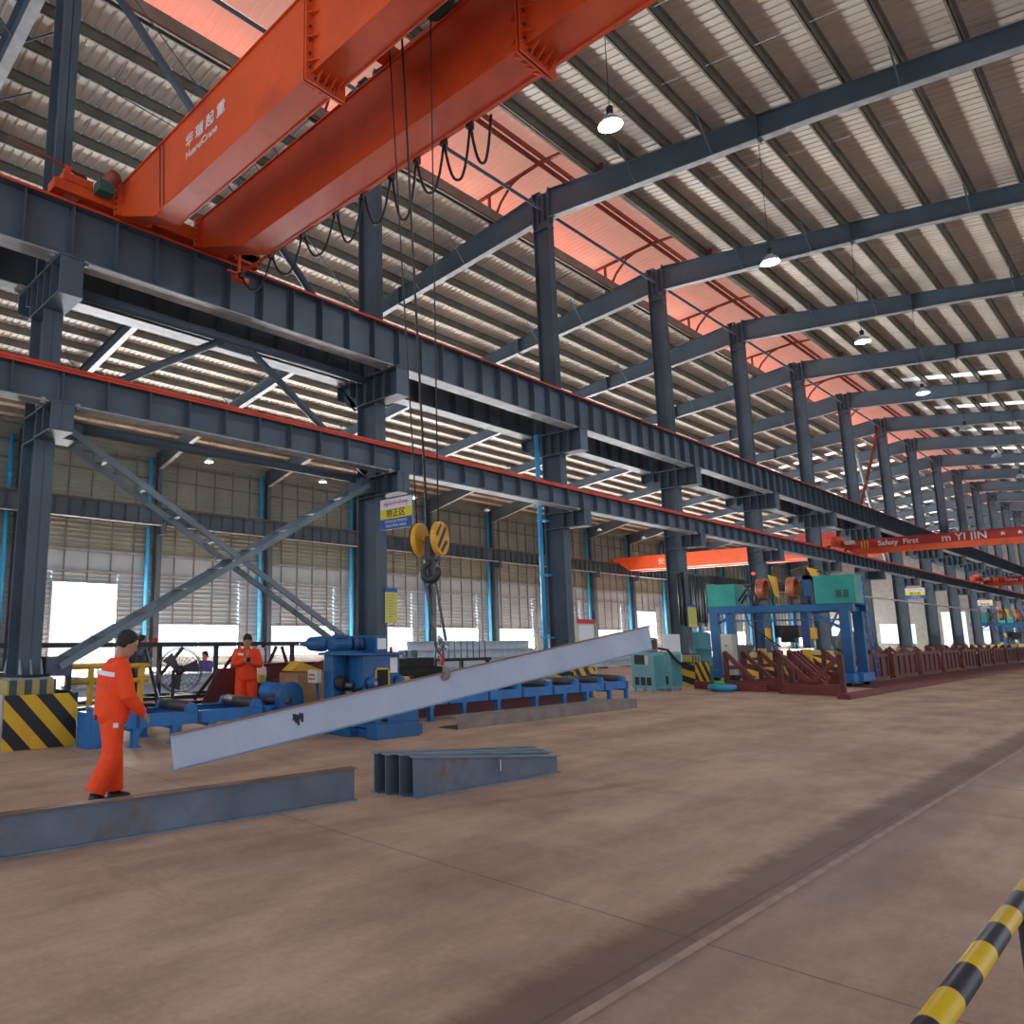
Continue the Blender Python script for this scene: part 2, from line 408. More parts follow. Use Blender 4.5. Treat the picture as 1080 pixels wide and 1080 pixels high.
# outer red sheeting laid on the roof (seen only as the glow under the ridge monitor)
outm = MB()
for xa, xb in ((LEFT_E, OPL-.05), (OPR+.05, RIGHT_E)):
    for k in range(-2, NF+1):
        ya = max(YB, yk(k)-.28); yb = min(YE, yk(k+1)-1.22)
        if yb > ya: outm.prism([(xa, ya, ztop(xa)+.35), (xb, ya, ztop(xb)+.35), (xb, ya, ztop(xb)+.38), (xa, ya, ztop(xa)+.38)], (0, yb-ya, 0))
outm.build('outer_roof_sheet', M['roof_out'], ceil_)['label'] = 'red outer roof sheeting'
# purlins : Z shaped, continuous along the hall
px_ = []
x = -10.28
while x < 13: px_.append(x); x += 1.055
x = -14.05
while x > -37.8: px_.append(x); x -= 1.055
for x in px_:
    z = ztop(x); s = 1 if x > RX else -1
    b = MB().box(x-.01, x+.01, YB, YE, z, z+.26)
    b.box(x-.055, x+.01, YB, YE, z, z+.012); b.box(x-.01, x+.075, YB, YE, z+.25, z+.262)
    b.build('purlin', M['purlin'], ceil_)
# sag rods between purlins in the middle of the near bays
for k in range(-1, 8):
    for sd, (xa, xb) in ((1, (-10.3, 12.)), (-1, (-14., -37.))):
        for yy in (2.5, 5.0):
            Y = yk(k)+yy
            MB().tube([(xa, Y, ztop(xa)+.13), (xb, Y, ztop(xb)+.13)], .007, 5).build('sag_rod', M['steel'], ceil_)
# curb angles round the ridge opening, orange-brown edge
for xx in (OPL+.03, OPR-.03):
    z = ztop(xx)
    MB().box(xx-.03, xx+.03, YB, YE, z-.02, z+.39).build('ridge_curb', M['purlin'], ceil_)
    MB().box(xx-.05, xx+.05, YB, YE, z+.0, z+.03).build('curb_trim', M['truss_red'], ceil_)
MB().tube([(RX, YB, 15.02), (RX, YE, 15.02)], .05, 8).build('ridge_strut', M['steel'], ceil_)

# ridge monitor
MX, MZ, MH = -12.16, 16.92, .30
mon = MB()
for xa, xb, za, zb in ((-15.1, MX, MZ-MH, MZ), (MX, -9.2, MZ, MZ-MH)):
    n = int((YE-YB)/RIB)
    for i in range(n):
        y = YB+i*RIB; h = .026
        prof = [(y, 0), (y+.17, 0), (y+.185, h), (y+.235, h), (y+.25, 0)]
        vs = [(xa, p, za+q) for p, q in prof]+[(xb, p, zb+q) for p, q in prof]
        mon.add(vs, [(j, j+1, 6+j, 5+j) for j in range(4)])
mroot = mon.build('ridge_monitor', M['monitor'], origin=(0, 0, 0))
struct(mroot)
for xx, z in ((MX-.12, MZ-.17), (MX+.12, MZ-.17), (-14.9, MZ-MH-.1), (-9.4, MZ-MH-.1)):
    MB().box(xx-.03, xx+.03, YB, YE, z-.07, z+.08).build('monitor_purlin', M['truss_red'], mroot)
for k in range(-1, NF):
    Y = yk(k); t = MB()
    e = MZ-MH-.17; c = MZ-.26
    t.bar((-15.0, Y, e), (MX, Y, c), .09, .09); t.bar((MX, Y, c), (-9.3, Y, e), .09, .09)
    t.bar((-14.2, Y, ztop(-14.2)), (-14.2, Y, e+.08), .08, .08); t.bar((-10.1, Y, ztop(-10.1)), (-10.1, Y, e+.08), .08, .08)
    t.tube([(-14.15, Y, ztop(-14.2)), (-13.75, Y, 16.0), (-13.3, Y, 16.45), (-12.9, Y, c-.07)], .045, 6)
    t.tube([(-10.15, Y, ztop(-10.1)), (-10.6, Y, 16.0), (-11.0, Y, 16.4), (-11.4, Y, c-.07)], .045, 6)
    t.build('monitor_frame', M['truss_red'], mroot)

# left wall : horizontally ribbed sheet with a strip of window openings
WX = -37.9
def opening(k):
    if k < 1: return None
    if k == 1: return (13.4, 16.9, .30, 4.42)
    if k == 9: return (71.5, 76.6, .0, 4.25)
    return (yk(k)+.4, yk(k)+5.65, .50, 2.34)
def ribbed(b, y0, y1, z0, z1, x=WX):
    z = z0
    while z < z1-.01:
        t = min(.25, z1-z); pr = [(0, z), (0, z+t*.55), (.045, z+t*.65), (.045, z+t*.92), (0, z+t)]
        vs = [(x+p, y0, q) for p, q in pr]+[(x+p, y1, q) for p, q in pr]
        b.add(vs, [(j, j+1, 6+j, 5+j) for j in range(4)]); z += t
up, lo = MB(), MB()
ZW = 12.28
ribbed(up, YB, YE, 5.0, ZW)
for k in range(-2, NF+1):
    y0, y1 = max(YB, yk(k)), min(YE, yk(k+1)); o = opening(k)
    if o is None: ribbed(lo, y0, y1, 0, 5.0); continue
    if o[0] > y0: ribbed(lo, y0, o[0], 0, 5.0)
    ribbed(lo, o[0], min(o[1], YE), o[3], 5.0)
    if o[2] > 0: ribbed(lo, o[0], min(o[1], YE), 0, o[2])
    if o[1] < y1: ribbed(lo, o[1], y1, 0, 5.0)
wl = up.build('wall_left', M['wall_sheet'], origin=(WX, 0, 0)); struct(wl)
lo.build('lower_sheet', M['wall_white'], wl)['label'] = 'whitish lower band of ribbed sheet'
MB().box(WX-.06, WX-.02, YB, YE, 5.0, ZW).build('outer_skin', M['wall_white'], wl)
MB().box(WX+.05, WX+.055, YB, YE, 5.02, 6.02).build('plain_band', M['wall_white'], wl)
for z, h in ((6.05, .10), (4.95, .08), (8.2, .1), (11.3, .12), (10.4, .07)):
    MB().box(WX+.05, WX+.14, YB, YE, z, z+h).build('girt', M['galv'] if z < 7 else M['stud'], wl)
st = MB()
for k in range(-1, NF):
    for j in range(1, 6):
        Y = yk(k)+j*1.25; o = opening(k)
        z0 = 0 if o is None or not (o[0]-.05 < Y < o[1]+.05) else o[3]
        if Y < YE: st.box(WX+.06, WX+.12, Y-.025, Y+.025, z0, 11.6)
so = st.build('stud', M['stud'], wl); so['kind'] = 'stuff'
n = 0
for k in range(1, NF):
    o = opening(k)
    if o is None or o[0] > YE: continue
    n += 1; b = MB(); y1 = min(o[1], YE)
    for ya, yb, za, zb in ((o[0], y1, o[3]-.05, o[3]+.03), (o[0], y1, o[2]-.04, o[2]+.04), (o[0]-.04, o[0]+.04, o[2], o[3]), (y1-.04, y1+.04, o[2], o[3])):
        b.box(WX-.03, WX+.09, ya, yb, za, zb)
    if k not in (1, 9): b.box(WX, WX+.05, (o[0]+y1)/2-.02, (o[0]+y1)/2+.02, o[2], o[3])
    struct(b.build('door_1' if k == 1 else ('door_2' if k == 9 else 'window_%d' % n), M['galv']))

# far end wall with a tall doorway
ew = MB()
holes = [(-22.6, -20.1, 0, 4.9), (-36.5, -31, .8, 3.), (-29.5, -25.5, .8, 3.4), (-18.6, -15.5, .8, 3.2), (-9, -3, .0, 4.4), (1, 8, 0, 4.4)]
xs = sorted([-37.9, 13.3]+[h[0] for h in holes]+[h[1] for h in holes])
for a, b_ in zip(xs, xs[1:]):
    h = [q for q in holes if q[0] <= (a+b_)/2 <= q[1]]
    if h:
        ew.box(a, b_, YE, YE+.06, h[0][3], 15.7)
        if h[0][2] > 0: ew.box(a, b_, YE, YE+.06, 0, h[0][2])
    else: ew.box(a, b_, YE, YE+.06, 0, 15.7)
struct(ew.build('wall_far', M['end_wall'], origin=(0, YE, 0)))

# sunk rail and its slot in the floor
MB().box(-2.015, -1.98, YB, YE, -.02, .014).build('trim_1', M['floor_rail'])['kind'] = 'structure'

# ================================================================== hall frames
def hcol(b, x, y, z0, z1, d, w, tf=.016, tw=.012):
    b.box(x-d/2, x-d/2+tf, y-w/2, y+w/2, z0, z1); b.box(x+d/2-tf, x+d/2, y-w/2, y+w/2, z0, z1)
    b.box(x-d/2, x+d/2, y-tw/2, y+tw/2, z0, z1)
def ref_col(k):
    what = {0: 'with the striped guard in front of its foot', 1: 'with a straightening-area sign and the blue machine before it', 2: 'with a bright blue downpipe on it',
            3: 'with a yellow notice and a hanging curtain beside it'}.get(k, 'receding down the hall')
    return 'tall blue grey steel column %s, %s from the left in the main row' % (what, ORD[k])
col_protos = {}
def hall_column(k):
    Y = yk(k)
    r = thing('steel_column', ref_col(k), 'column', (RX, Y, 0), 'main row of steel columns')
    if 'c' in col_protos:
        for ch in col_protos['c'].children: copy_tree(ch, r)
        return r
    b = MB(); hcol(b, RX, Y, 1.02, 6.98, .62, .32); b.build('lower_shaft', M['steel'], r)
    b = MB(); hcol(b, RX, Y, 7.66, 15.55, .55, .28)
    b.box(RX-.29, RX+.29, Y-.15, Y+.15, 14.30, 14.33); b.box(RX-.26, RX-.02, Y-.13, Y+.13, 15.57, 15.6)
    for dx in (-.1, .1): b.box(RX+dx-.008, RX+dx+.008, Y-.12, Y+.12, 14.6, 15.5)
    b.build('upper_shaft', M['steel'], r)
    b = MB()
    b.box(RX-1.02, RX+1.05, Y-.20, Y+.20, 7.625, 7.66); b.box(RX-.40, RX+1.05, Y-.20, Y+.20, 6.98, 7.01)
    b.box(RX-.62, RX+1.0, Y-.012, Y+.012, 7.0, 7.64)
    b.prism([(RX-1.0, Y-.012, 7.63), (RX-.60, Y-.012, 7.63), (RX-.60, Y-.012, 7.0), (RX-.40, Y-.012, 7.0), (RX-1.0, Y-.012, 7.35)], (0, .024, 0))
    for dx in (-1.0, -.55, -.3, 0, .3, .62, 1.02): b.box(RX+dx-.009, RX+dx+.009, Y-.19, Y+.19, 7.01 if dx > -.5 else 7.30, 7.63)
    b.build('upper_corbel', M['steel'], r)
    b = MB()
    b.box(RX+.30, RX+1.03, Y-.18, Y+.18, 5.215, 5.245); b.box(RX+.30, RX+1.03, Y-.18, Y+.18, 4.77, 4.795)
    b.box(RX+.30, RX+1.03, Y-.01, Y+.01, 4.78, 5.23); b.box(RX+1.0, RX+1.02, Y-.18, Y+.18, 4.78, 5.23); b.box(RX+.62, RX+.64, Y-.17, Y+.17, 4.78, 5.23)
    for z in (4.77, 5.22): b.box(RX-.30, RX+.30, Y-.16, Y+.16, z, z+.02)
    b.build('lower_corbel', M['steel'], r)
    b = MB(); b.box(RX-.45, RX+.45, Y-.32, Y+.32, 1.0, 1.03)
    for dy in (-.16, 0, .16):
        for s in (-1, 1): b.prism([(RX+s*.31, Y+dy-.01, 1.03), (RX+s*.44, Y+dy-.01, 1.03), (RX+s*.31, Y+dy-.01, 1.30)], (0, .02, 0))
    b.build('base_plate', M['steel_light'], r)
    col_protos['c'] = r
    return r
columns = [hall_column(k) for k in range(NF)]
# concrete plinths
p0 = None
for k in range(NF):
    lab = 'concrete plinth with faded yellow bands under the %s column of the main row' % ORD[k]
    if p0 is None:
        p0 = thing('column_plinth', lab, 'plinth', (RX, yk(0), 0), 'concrete plinths of the main row')
        MB().box(RX-.5, RX+.48, yk(0)-.38, yk(0)+.38, 0, .72).build('block', M['concrete'], p0)
        MB().box(RX-.48, RX+.46, yk(0)-.36, yk(0)+.36, .72, 1.0).build('banded_cap', M['plinth_stripes'], p0)
        MB().tube([(RX+.25*math.cos(a)*1.9, yk(0)+.36*math.sin(a), 1.06) for a in [i*PI/8 for i in range(16)]], .02, 6, closed=True).build('cable_loop', M['cable'], p0)
    else:
        c = copy_tree(p0); c.location = (RX, yk(k), 0); c['label'] = lab

# rafters
def rafter(k, side, fac):
    Y = yk(k); xe = 13.3 if side > 0 else -37.55; x0 = RX+side*.30
    nm = 'right' if side > 0 else 'left'
    r = thing('roof_rafter', 'sloping grey blue I-section rafter on the %s of the %s column, falling to the %s' % (nm, ORD[k], nm), 'rafter', (RX, Y, 0), 'sloping rafters under the roof')
    def dep(x):
        d = abs(x-RX); t = min(1, d/8.); v = .97*(1-t)+.56*t
        L = abs(xe-RX)
        if d > L-5: v = .56+(d-(L-5))/5*.55
        return v
    N = 14; pts = [x0+(xe-x0)*i/N for i in range(N+1)]
    b = MB()
    top = [(x, Y-.006, ztop(x)) for x in pts]; bot = [(x, Y-.006, ztop(x)-dep(x)) for x in pts]
    for i in range(N):
        b.prism([bot[i], bot[i+1], top[i+1], top[i]], (0, .012, 0))
        b.bar(Vector(top[i])+Vector((0, .006, -.008)), Vector(top[i+1])+Vector((0, .006, -.008)), .24, .016)
    b.box(x0-side*.005-.01, x0-side*.005+.01, Y-.13, Y+.13, 14.5, 15.62)
    b.build('web', M['steel'], r)
    b = MB()
    for i in range(N): b.bar(Vector(bot[i])+Vector((0, .006, .008)), Vector(bot[i+1])+Vector((0, .006, .008)), .24, .018)
    b.build('bottom_flange', M['galv'], r)
    for q in ((3.1, 5.2, 9.2, 13.2, 17.6) if k < 7 else ()):
        x = RX+side*q; z = ztop(x)
        if abs(xe-RX) < q: continue
        for s in (-1, 1):
            MB().bar((x, Y+s*.10, z-dep(x)+.03), (x+side*.02, Y+s*.95, z+.05), .035, .035).build('fly_brace', M['steel'], r)
    for q in ((6.3, 11.6) if k < 8 else ()):
        x = RX+side*q; z = ztop(x)
        MB().box(x-.012, x+.012, Y-.13, Y+.13, z-dep(x)-.04, z+.04).build('splice_plate', M['steel'], r)
    return r
for k in range(NF):
    for sd in (1, -1): rafter(k, sd, 1)
rafter_left_first = None

# crane runway beams, one per bay
def runway(k, x, zt, dep, w, name, lab, grp, railw=.09, protos={}):
    Y0, Y1 = yk(k)+.01, yk(k+1)-.01
    r = thing('crane_runway_beam', lab, 'beam', (x, yk(k), zt-dep), grp)
    near = k < 7; key = (name, near)
    if key in protos:
        for ch in protos[key].children: copy_tree(ch, r)
        return r
    Z0 = zt-dep
    b = MB(); b.box(x-.007, x+.007, Y0, Y1, Z0, zt); b.box(x-w/2, x+w/2, Y0, Y1, zt-.022, zt)
    if not near:
        for j in range(10): b.box(x-w/2+.02, x+w/2-.02, Y0+.02+j*.748-.008, Y0+.02+j*.748+.008, Z0+.02, zt-.02)
    b.build('girder_web', M['steel'], r)
    MB().box(x-w/2, x+w/2, Y0, Y1, Z0, Z0+.022).build('bottom_flange', M['galv'], r)
    b = MB(); b.box(x-railw/2, x+railw/2, Y0-.01, Y1+.01, zt+.06, zt+.11); b.box(x-.012, x+.012, Y0-.01, Y1+.01, zt+.01, zt+.07); b.box(x-.07, x+.07, Y0-.01, Y1+.01, zt, zt+.015)
    b.build('rail', M['raw_rust'] if name == 'wall' else M['rail'], r)
    if name in ('up', 'low'): MB().box(x+w/2, x+w/2+.010, Y0-.01, Y1+.01, zt-.024, zt+.008).build('edge_strip', M['rail'], r)
    if near:
        for j in range(10):
            b = MB(); Y = Y0+.02+j*.748
            for s in (-1, 1): b.box(*sorted((x+s*.007, x+s*(w/2-.02))), Y-.007, Y+.007, Z0+.022+(.06 if name == 'low' and j else 0), zt-.022)
            b.build('stiffener', M['steel'], r)
        b = MB()
        for yy in (.25, 7.2): 
            for s in (-1, 1): b.box(x+s*.1-.03, x+s*.1+.03, Y0+yy, Y0+yy+.06, Z0-.03, Z0+.06)
        b.build('clamp', M['galv'], r)
    protos[key] = r
    return r
for k in range(-1, NF):
    q = 'running off the left edge' if k < 0 else 'in the %s bay from the left' % ORD[k]
    runway(k, -11.40, 8.62, .96, .36, 'up', 'upper runway beam with red rail on the near side of the columns, %s' % q, 'upper near runway beams')
    runway(k, -11.40, 5.78, .55, .30, 'low', 'lower shallow runway beam with orange red rail, %s' % q, 'lower near runway beams')
    runway(k, -12.92, 8.62, .96, .36, 'in', 'shadowed upper runway beam behind the columns, %s' % q, 'upper far runway beams')
    runway(k, -36.95, 8.62, .96, .36, 'wall', 'runway beam along the far side wall, %s' % q, 'runway beams along the side wall')

# side-wall columns and blue downpipes
wc = None
for k in range(-1, NF):
    Y = yk(k)
    lab = 'slender blue grey wall column against ribbed wall, %s from the left' % (ORD[k+1])
    if wc is None:
        wc = thing('wall_column', lab, 'column', (-37.5, Y, 0), 'columns along the side wall')
        b = MB(); hcol(b, -37.5, Y, 0, 7.66, .5, .30); hcol(b, -37.62, Y, 7.66, 12., .34, .26); b.build('shaft', M['steel'], wc)
        b = MB(); b.box(-37.3, -36.7, Y-.15, Y+.15, 7.63, 7.66); b.box(-37.3, -36.75, Y-.01, Y+.01, 7.2, 7.63); b.box(-37.3, -36.75, Y-.13, Y+.13, 7.18, 7.2); b.box(-36.76, -36.74, Y-.13, Y+.13, 7.18, 7.63)
        b.build('corbel', M['steel'], wc)
    else:
        c = copy_tree(wc); c.location = (-37.5, Y, 0); c['label'] = lab
dp = None
for k in range(1, NF):
    Y = yk(k)-.52
    lab = 'bright blue downpipe on the side wall beside wall column %s from the left' % ORD[k+1]
    if dp is None:
        dp = thing('downpipe', lab, 'pipe', (-37.6, Y, 0), 'blue downpipes on the side wall')
        MB().tube([(-37.6, Y, 0), (-37.6, Y, 11.6)], .11, 10).build('pipe', M['pipe_blue'], dp)
        for z in (2.5, 5.5, 9.5): MB().box(-37.74, -37.47, Y-.13, Y+.13, z, z+.05).build('pipe_clip', M['pipe_blue'], dp)
    else:
        c = copy_tree(dp); c.location = (-37.6, Y, 0); c['label'] = lab
t = thing('downpipe', 'tall bright blue downpipe on the third column of the main row', 'pipe', (-12.38, 18.42, 0))
MB().tube([(-12.38, 18.42, 0), (-12.38, 18.42, 7.6)], .065, 10).build('pipe', M['pipe_blue'], t)
for z in (1.6, 3.4, 5.0): MB().box(-12.46, -12.28, 18.34, 18.8, z, z+.05).build('pipe_clip', M['pipe_blue'], t)

# bracing in the first bay
def ladder_brace(a, b_, lab):
    a, b_ = Vector(a), Vector(b_)
    r = thing('cross_brace', lab, 'brace', tuple(a))
    for dx in (-.27, .27):
        o = Vector((dx, 0, 0)); m = MB(); m.bar(a+o, b_+o, .012, .11); m.bar(a+o+Vector((-.03, 0, .05)), b_+o+Vector((-.03, 0, .05)), .06, .010); m.bar(a+o+Vector((-.03, 0, -.05)), b_+o+Vector((-.03, 0, -.05)), .06, .010)
        m.build('channel', M['brace'], r)
    n = 9
    for i in range(1, n):
        c = a.lerp(b_, i/n); MB().bar(c+Vector((-.27, 0, .05)), c+Vector((.27, 0, .05)), .14, .010).build('batten', M['brace'], r)
    for c in (a, b_): MB().cbox(c, .45, .42, .30).build('gusset', M['steel'], r)
    return r
ladder_brace((RX-.03, 4.38, 5.02), (RX-.03, 11.0, 1.32), 'grey paired-channel brace running down to the right from the first column to the blue machine')
ladder_brace((RX+.03, 11.1, 5.0), (RX+.03, 4.42, 1.18), 'grey paired-channel brace running down to the left from the second column')
ladder_brace((RX-.03, 41.9, 5.0), (RX-.03, 48.5, 1.2), 'dark paired-channel brace running down to the right between sixth and seventh columns')
ladder_brace((RX+.03, 48.5, 5.0), (RX+.03, 41.9, 1.2), 'dark paired-channel brace running down to the left between sixth and seventh columns')
MB().cbox((RX, 7.72, 3.12), .56, .40, .02).build('brace_plate', M['brace'])
tag(bpy.data.objects['brace_plate'], 'bolted plate where the two paired-channel braces cross', 'plate')
for z, lab in ((7.55, 'round horizontal tube between first and second columns under the upper runway'), (5.16, 'round horizontal tube between first and second columns under the lower runway')):
    tag(MB().tube([(RX, 4.2, z), (RX, 11.2, z)], .095, 12).build('strut_tube', M['steel']), lab, 'tube')
tag(MB().tube([(RX, 7.35, 7.48), (RX, 4.2, 5.45)], .075, 12).build('brace_tube', M['steel']), 'round brace tube sloping down left from the mid gusset to the first column', 'tube')
tag(MB().tube([(RX, 8.0, 7.48), (RX, 11.25, 5.35)], .075, 12).build('brace_tube', M['steel']), 'round brace tube sloping down right from the mid gusset to the second column', 'tube')
tag(MB().cbox((RX, 7.68, 7.45), .02, .9, .26).build('gusset_plate', M['steel']), 'gusset plate joining round tubes midway between first two columns', 'plate')
tag(MB().tube([(RX, 4.2, 14.4), (RX, 10.9, 8.0)], .085, 12).build('brace_tube', M['steel']), 'long round brace tube above the upper runway left of the second column', 'tube')
tag(MB().tube([(RX, 49.2, 14.3), (RX, 54.6, 5.6)], .10, 10).build('brace_tube', M['galv']), 'pale thin brace sloping down right between far columns seven and eight', 'tube')
tag(MB().tube([(RX, 56.1, 14.9), (RX, 49.3, 8.4)], .09, 10).build('brace_tube', M['truss_red']), 'dark brown brace sloping down left between far columns seven and eight', 'tube')
# thin cross rods under the left roof near the first column
for a, b_, lab in (((-12.3, 4.1, 11.9), (-16.5, 11.3, 14.9), 'thin steel tie rod crossing behind the first column'), ((-12.4, 11.2, 9.5), (-12.4, 4.2, 15.), 'thin steel rod beside the long round brace tube')):
    tag(MB().tube([a, b_], .014, 5).build('tie_rod', M['steel']), lab, 'rod')

# high-bay lamps
lp = None
def lamp_geo(r, x, y, z, zt, on):
    MB().tube([(x, y, z+.34), (x, y, zt)], .008, 5).build('hanging_cord', M['cable'], r)
    MB().lathe((x, y, z), (0, 0, 1), [(.055, .18), (.06, .22), (.06, .36), (.03, .38)], 14).build('socket', M['black'], r)
    MB().lathe((x, y, z), (0, 0, 1), [(.21, 0.), (.205, .03), (.15, .12), (.06, .19)], 20, False).build('reflector', M['lamp_shade'], r)
    if on: MB().lathe((x, y, z), (0, 0, 1), [(.03, -.03), (.13, -.02), (.185, .005), (.17, .03), (.02, .05)], 18).build('glowing_lens', M['lamp_on'], r)
for k in range(1, 12):
    y = yk(k)+(.0 if k > 1 else .0)
    on = k in (1, 2, 3, 4); key = 'on' if on else 'off'
    lab = '%s high-bay pendant lamp under the right roof, %s from the camera' % ('glowing' if on else 'unlit', ORD[k-1])
    r = thing('pendant_lamp', lab, 'lamp', (-5.88, y, 10.68), 'high-bay lamps under the right roof')
    lamp_geo(r, -5.88, y, 10.68, ztop(-5.88)-.6, on)
    if on:
        ld = bpy.data.lights.new('lamp_light', 'SPOT'); ld.energy = 260; ld.spot_size = 2.6; ld.shadow_soft_size = .2; ld.color = (.85, .93, 1)
        lo_ = bpy.data.objects.new('lamp_light', ld); COL.objects.link(lo_); lo_.location = (0, 0, -.06); lo_.parent = r
for k in range(2, 9):
    r = thing('pendant_lamp', 'small pale pendant lamp in the side bay near the wall, %s from the left' % ORD[k-2], 'lamp', (-32.2, yk(k), 10.42), 'lamps under the left roof')
    lamp_geo(r, -32.2, yk(k), 10.42, ztop(-32.2)-.6, k < 5)

# ================================================================== main bridge crane (orange red)
cr = thing('bridge_crane', 'huge orange red double girder overhead crane with white lettering, rolling on the upper runway', 'crane', (-11.4, 5.7, 8.73))
def box_girder(name, y0, y1, zb, zt, xs, x1, splice, xtap, ztap, label=None):
    b = MB()
    poly = [(xs, y0, zt), (xs, y0, ztap), (xtap, y0, zb), (x1, y0, zb), (x1, y0, zt)]
    b.prism(poly, (0, y1-y0, 0))
    b.box(xs, x1, y0-.03, y1+.02, zt, zt+.02)
    for yy in (y0-.02, y1): b.bar((xtap, yy+.01, zb), (x1, yy+.01, zb), .02, .02)
    g = b.build('girder', M['crane'], cr)
    if label: g['label'] = label
    # bolted splice: two end plates with gusset fins and bolts
    b = MB()
    for dx in (-.022, .022):
        b.box(splice+dx-.012, splice+dx+.012, y0-.10, y1+.10, zb-.12, zt+.06)
    s = b.build('splice_flange', M['crane'], g)
    for j in range(4):
        z = zb+.1+j*(zt-zb-.2)/3; y = y0+.05+j*(y1-y0-.1)/3
        for sx in (-1, 1):
            MB().prism([(splice+sx*.03, y0-.10, z), (splice+sx*.03, y0, z), (splice+sx*.17, y0, z)], (0, 0, .012)).build('gusset_fin', M['crane'], g)
            MB().prism([(splice+sx*.03, y, zb-.12), (splice+sx*.03, y, zb), (splice+sx*.17, y, zb)], (0, .012, 0)).build('gusset_fin', M['crane'], g)
    for j in range(7):
        z = zb+.05+j*(zt-zb-.1)/6; MB().lathe((splice-.06, y0-.05, z), (1, 0, 0), [(.016, 0), (.016, .12)], 6).build('bolt', M['black'], g)
    for j in range(5):
        y = y0+.03+j*(y1-y0-.06)/4; MB().lathe((splice-.06, y, zb-.06), (1, 0, 0), [(.016, 0), (.016, .12)], 6).build('bolt', M['black'], g)
    return g
g1 = box_girder('a', 4.72, 5.12, 8.07, 9.22, -11.15, 12.6, -6.0, -9.85, 8.66, 'left girder carrying the white lettering')
g2 = box_girder('b', 6.25, 6.72, 8.09, 9.20, -11.15, 12.6, -4.15, -9.72, 8.66, 'right girder with festoon cables below')
# lettering on the left girder web
text('华 瑞 起 重', .225, M['letter'], g1, basis((-8.42+11.4, 4.715-5.7, 8.80-8.73), (1, 0, 0), (0, 0, 1)), .002, 'lettering', offset=.004)
text('HuaruiCrane', .165, M['letter'], g1, basis((-8.50+11.4, 4.715-5.7, 8.58-8.73), (1, 0, 0), (0, 0, 1)), .002, 'lettering', offset=.002)
for dx in (-9.72, -9.60): MB().prism([(dx, 4.714, 8.12+(.0 if dx > -9.7 else .05)), (dx+.035, 4.714, 8.12), (dx-.09+.035, 4.714, 9.2), (dx-.09, 4.714, 9.2)], (0, .004, 0)).build('black_stripe', M['black'], g1)
# end carriage on the near runway
b = MB(); b.box(-11.56, -11.24, 3.62, 7.62, 8.80, 8.98); b.box(-11.56, -11.24, 4.6, 6.9, 8.98, 9.06)
b.box(-11.58, -11.22, 3.75, 4.25, 8.98, 9.12); b.box(-11.56, -11.24, 7.05, 7.62, 8.76, 9.05)
b.box(-11.26, -11.12, 4.62, 5.27, 8.66, 9.24); b.box(-11.26, -11.12, 6.15, 6.82, 8.66, 9.22)
ec = b.build('end_carriage', M['crane'], cr, bevel=.006)
for y in (3.95, 7.35): MB().lathe((-11.46, y, 8.86), (1, 0, 0), [(.15, 0), (.16, .015), (.13, .02), (.13, .1), (.16, .105), (.15, .12)], 20).build('wheel', M['truss_red'], cr)
for yy in (4.60, 6.13, 6.86):
    for j in range(5): MB().lathe((-11.12, yy, 8.72+j*.1), (1, 0, 0), [(.014, 0), (.014, .03)], 6).build('bolt', M['black'], cr)
mt = MB().lathe((-11.10, 4.42, 9.10), (.55, .25, .30), [(.11, -.05), (.12, 0), (.12, .22), (.10, .24), (.06, .26)], 16).build('drive_motor', M['truss_red'], cr)
MB().cbox((-11.08, 4.38, 8.98), .24, .28, .20).build('gearbox', M['hoist_box'], cr, bevel=.02)
MB().tube([(-11.30, 2.9, 9.36), (-11.3, 3.5, 9.28), (-11.28, 4.15, 9.16)], .028, 8).build('conductor_pole', M['truss_red'], cr)
MB().box(-11.36, -11.26, 3.78, 3.88, 9.1, 9.26).build('pole_bracket', M['crane'], cr)
b = MB(); b.box(-11.06, -11.02, 6.98, 7.04, 8.22, 8.85); b.cbox((-11.0, 7.02, 8.22), .14, .30, .09); b.build('rail_sweep', M['crane'], cr)
# trolley sitting across the girders
tb = MB(); tb.box(-6.4, -3.9, 4.9, 5.05, 9.32, 9.5); tb.box(-6.4, -3.9, 6.4, 6.55, 9.32, 9.5); tb.box(-6.4, -6.2, 4.9, 6.55, 9.32, 9.5); tb.box(-4.1, -3.9, 4.9, 6.55, 9.32, 9.5)
tr = tb.build('trolley', M['crane'], cr)
MB().lathe((-5.3, 5.25, 9.52), (0, 1, 0), [(.26, 0), (.26, .04), (.2, .05), (.2, .95), (.26, .96), (.26, 1.0)], 22).build('rope_drum', M['hoist_box'], tr)
MB().box(-6.0, -5.6, 5.35, 5.9, 9.15, 9.4).build('hoist_motor', M['hoist_box'], tr, bevel=.03)
# festoon cable loops hanging under the right girder
fx = [-10.9, -9.95, -9.05, -8.2, -7.55, -6.95, -6.45, -5.95, -5.5, -5.15]
fs = [.42, .50, .52, .62, .60, .80, .62, .66, .62, .55]
for i in range(len(fx)-1):
    a, c = (fx[i], 6.98, 8.22), (fx[i+1], 6.98, 8.22)
    pts = []
    for j in range(17):
        u = j/16; wv = 1-abs(2*u-1)**3.0
        pts.append(((fx[i]+.02)+(fx[i+1]-fx[i]-.04)*(u+.05*math.sin(2*PI*u)), 6.98+.02*math.sin(7*i+3*u), 8.22-fs[i]*wv*(.9+.12*u)))
    MB().tube(pts, .019, 6).build('festoon_cable', M['cable'], cr)
    MB().box(fx[i]-.03, fx[i]+.03, 6.93, 7.03, 8.20, 8.30).build('cable_clip', M['black'], cr)
MB().box(-11.0, 4., 6.955, 7.005, 8.29, 8.32).build('festoon_track', M['crane'], cr)
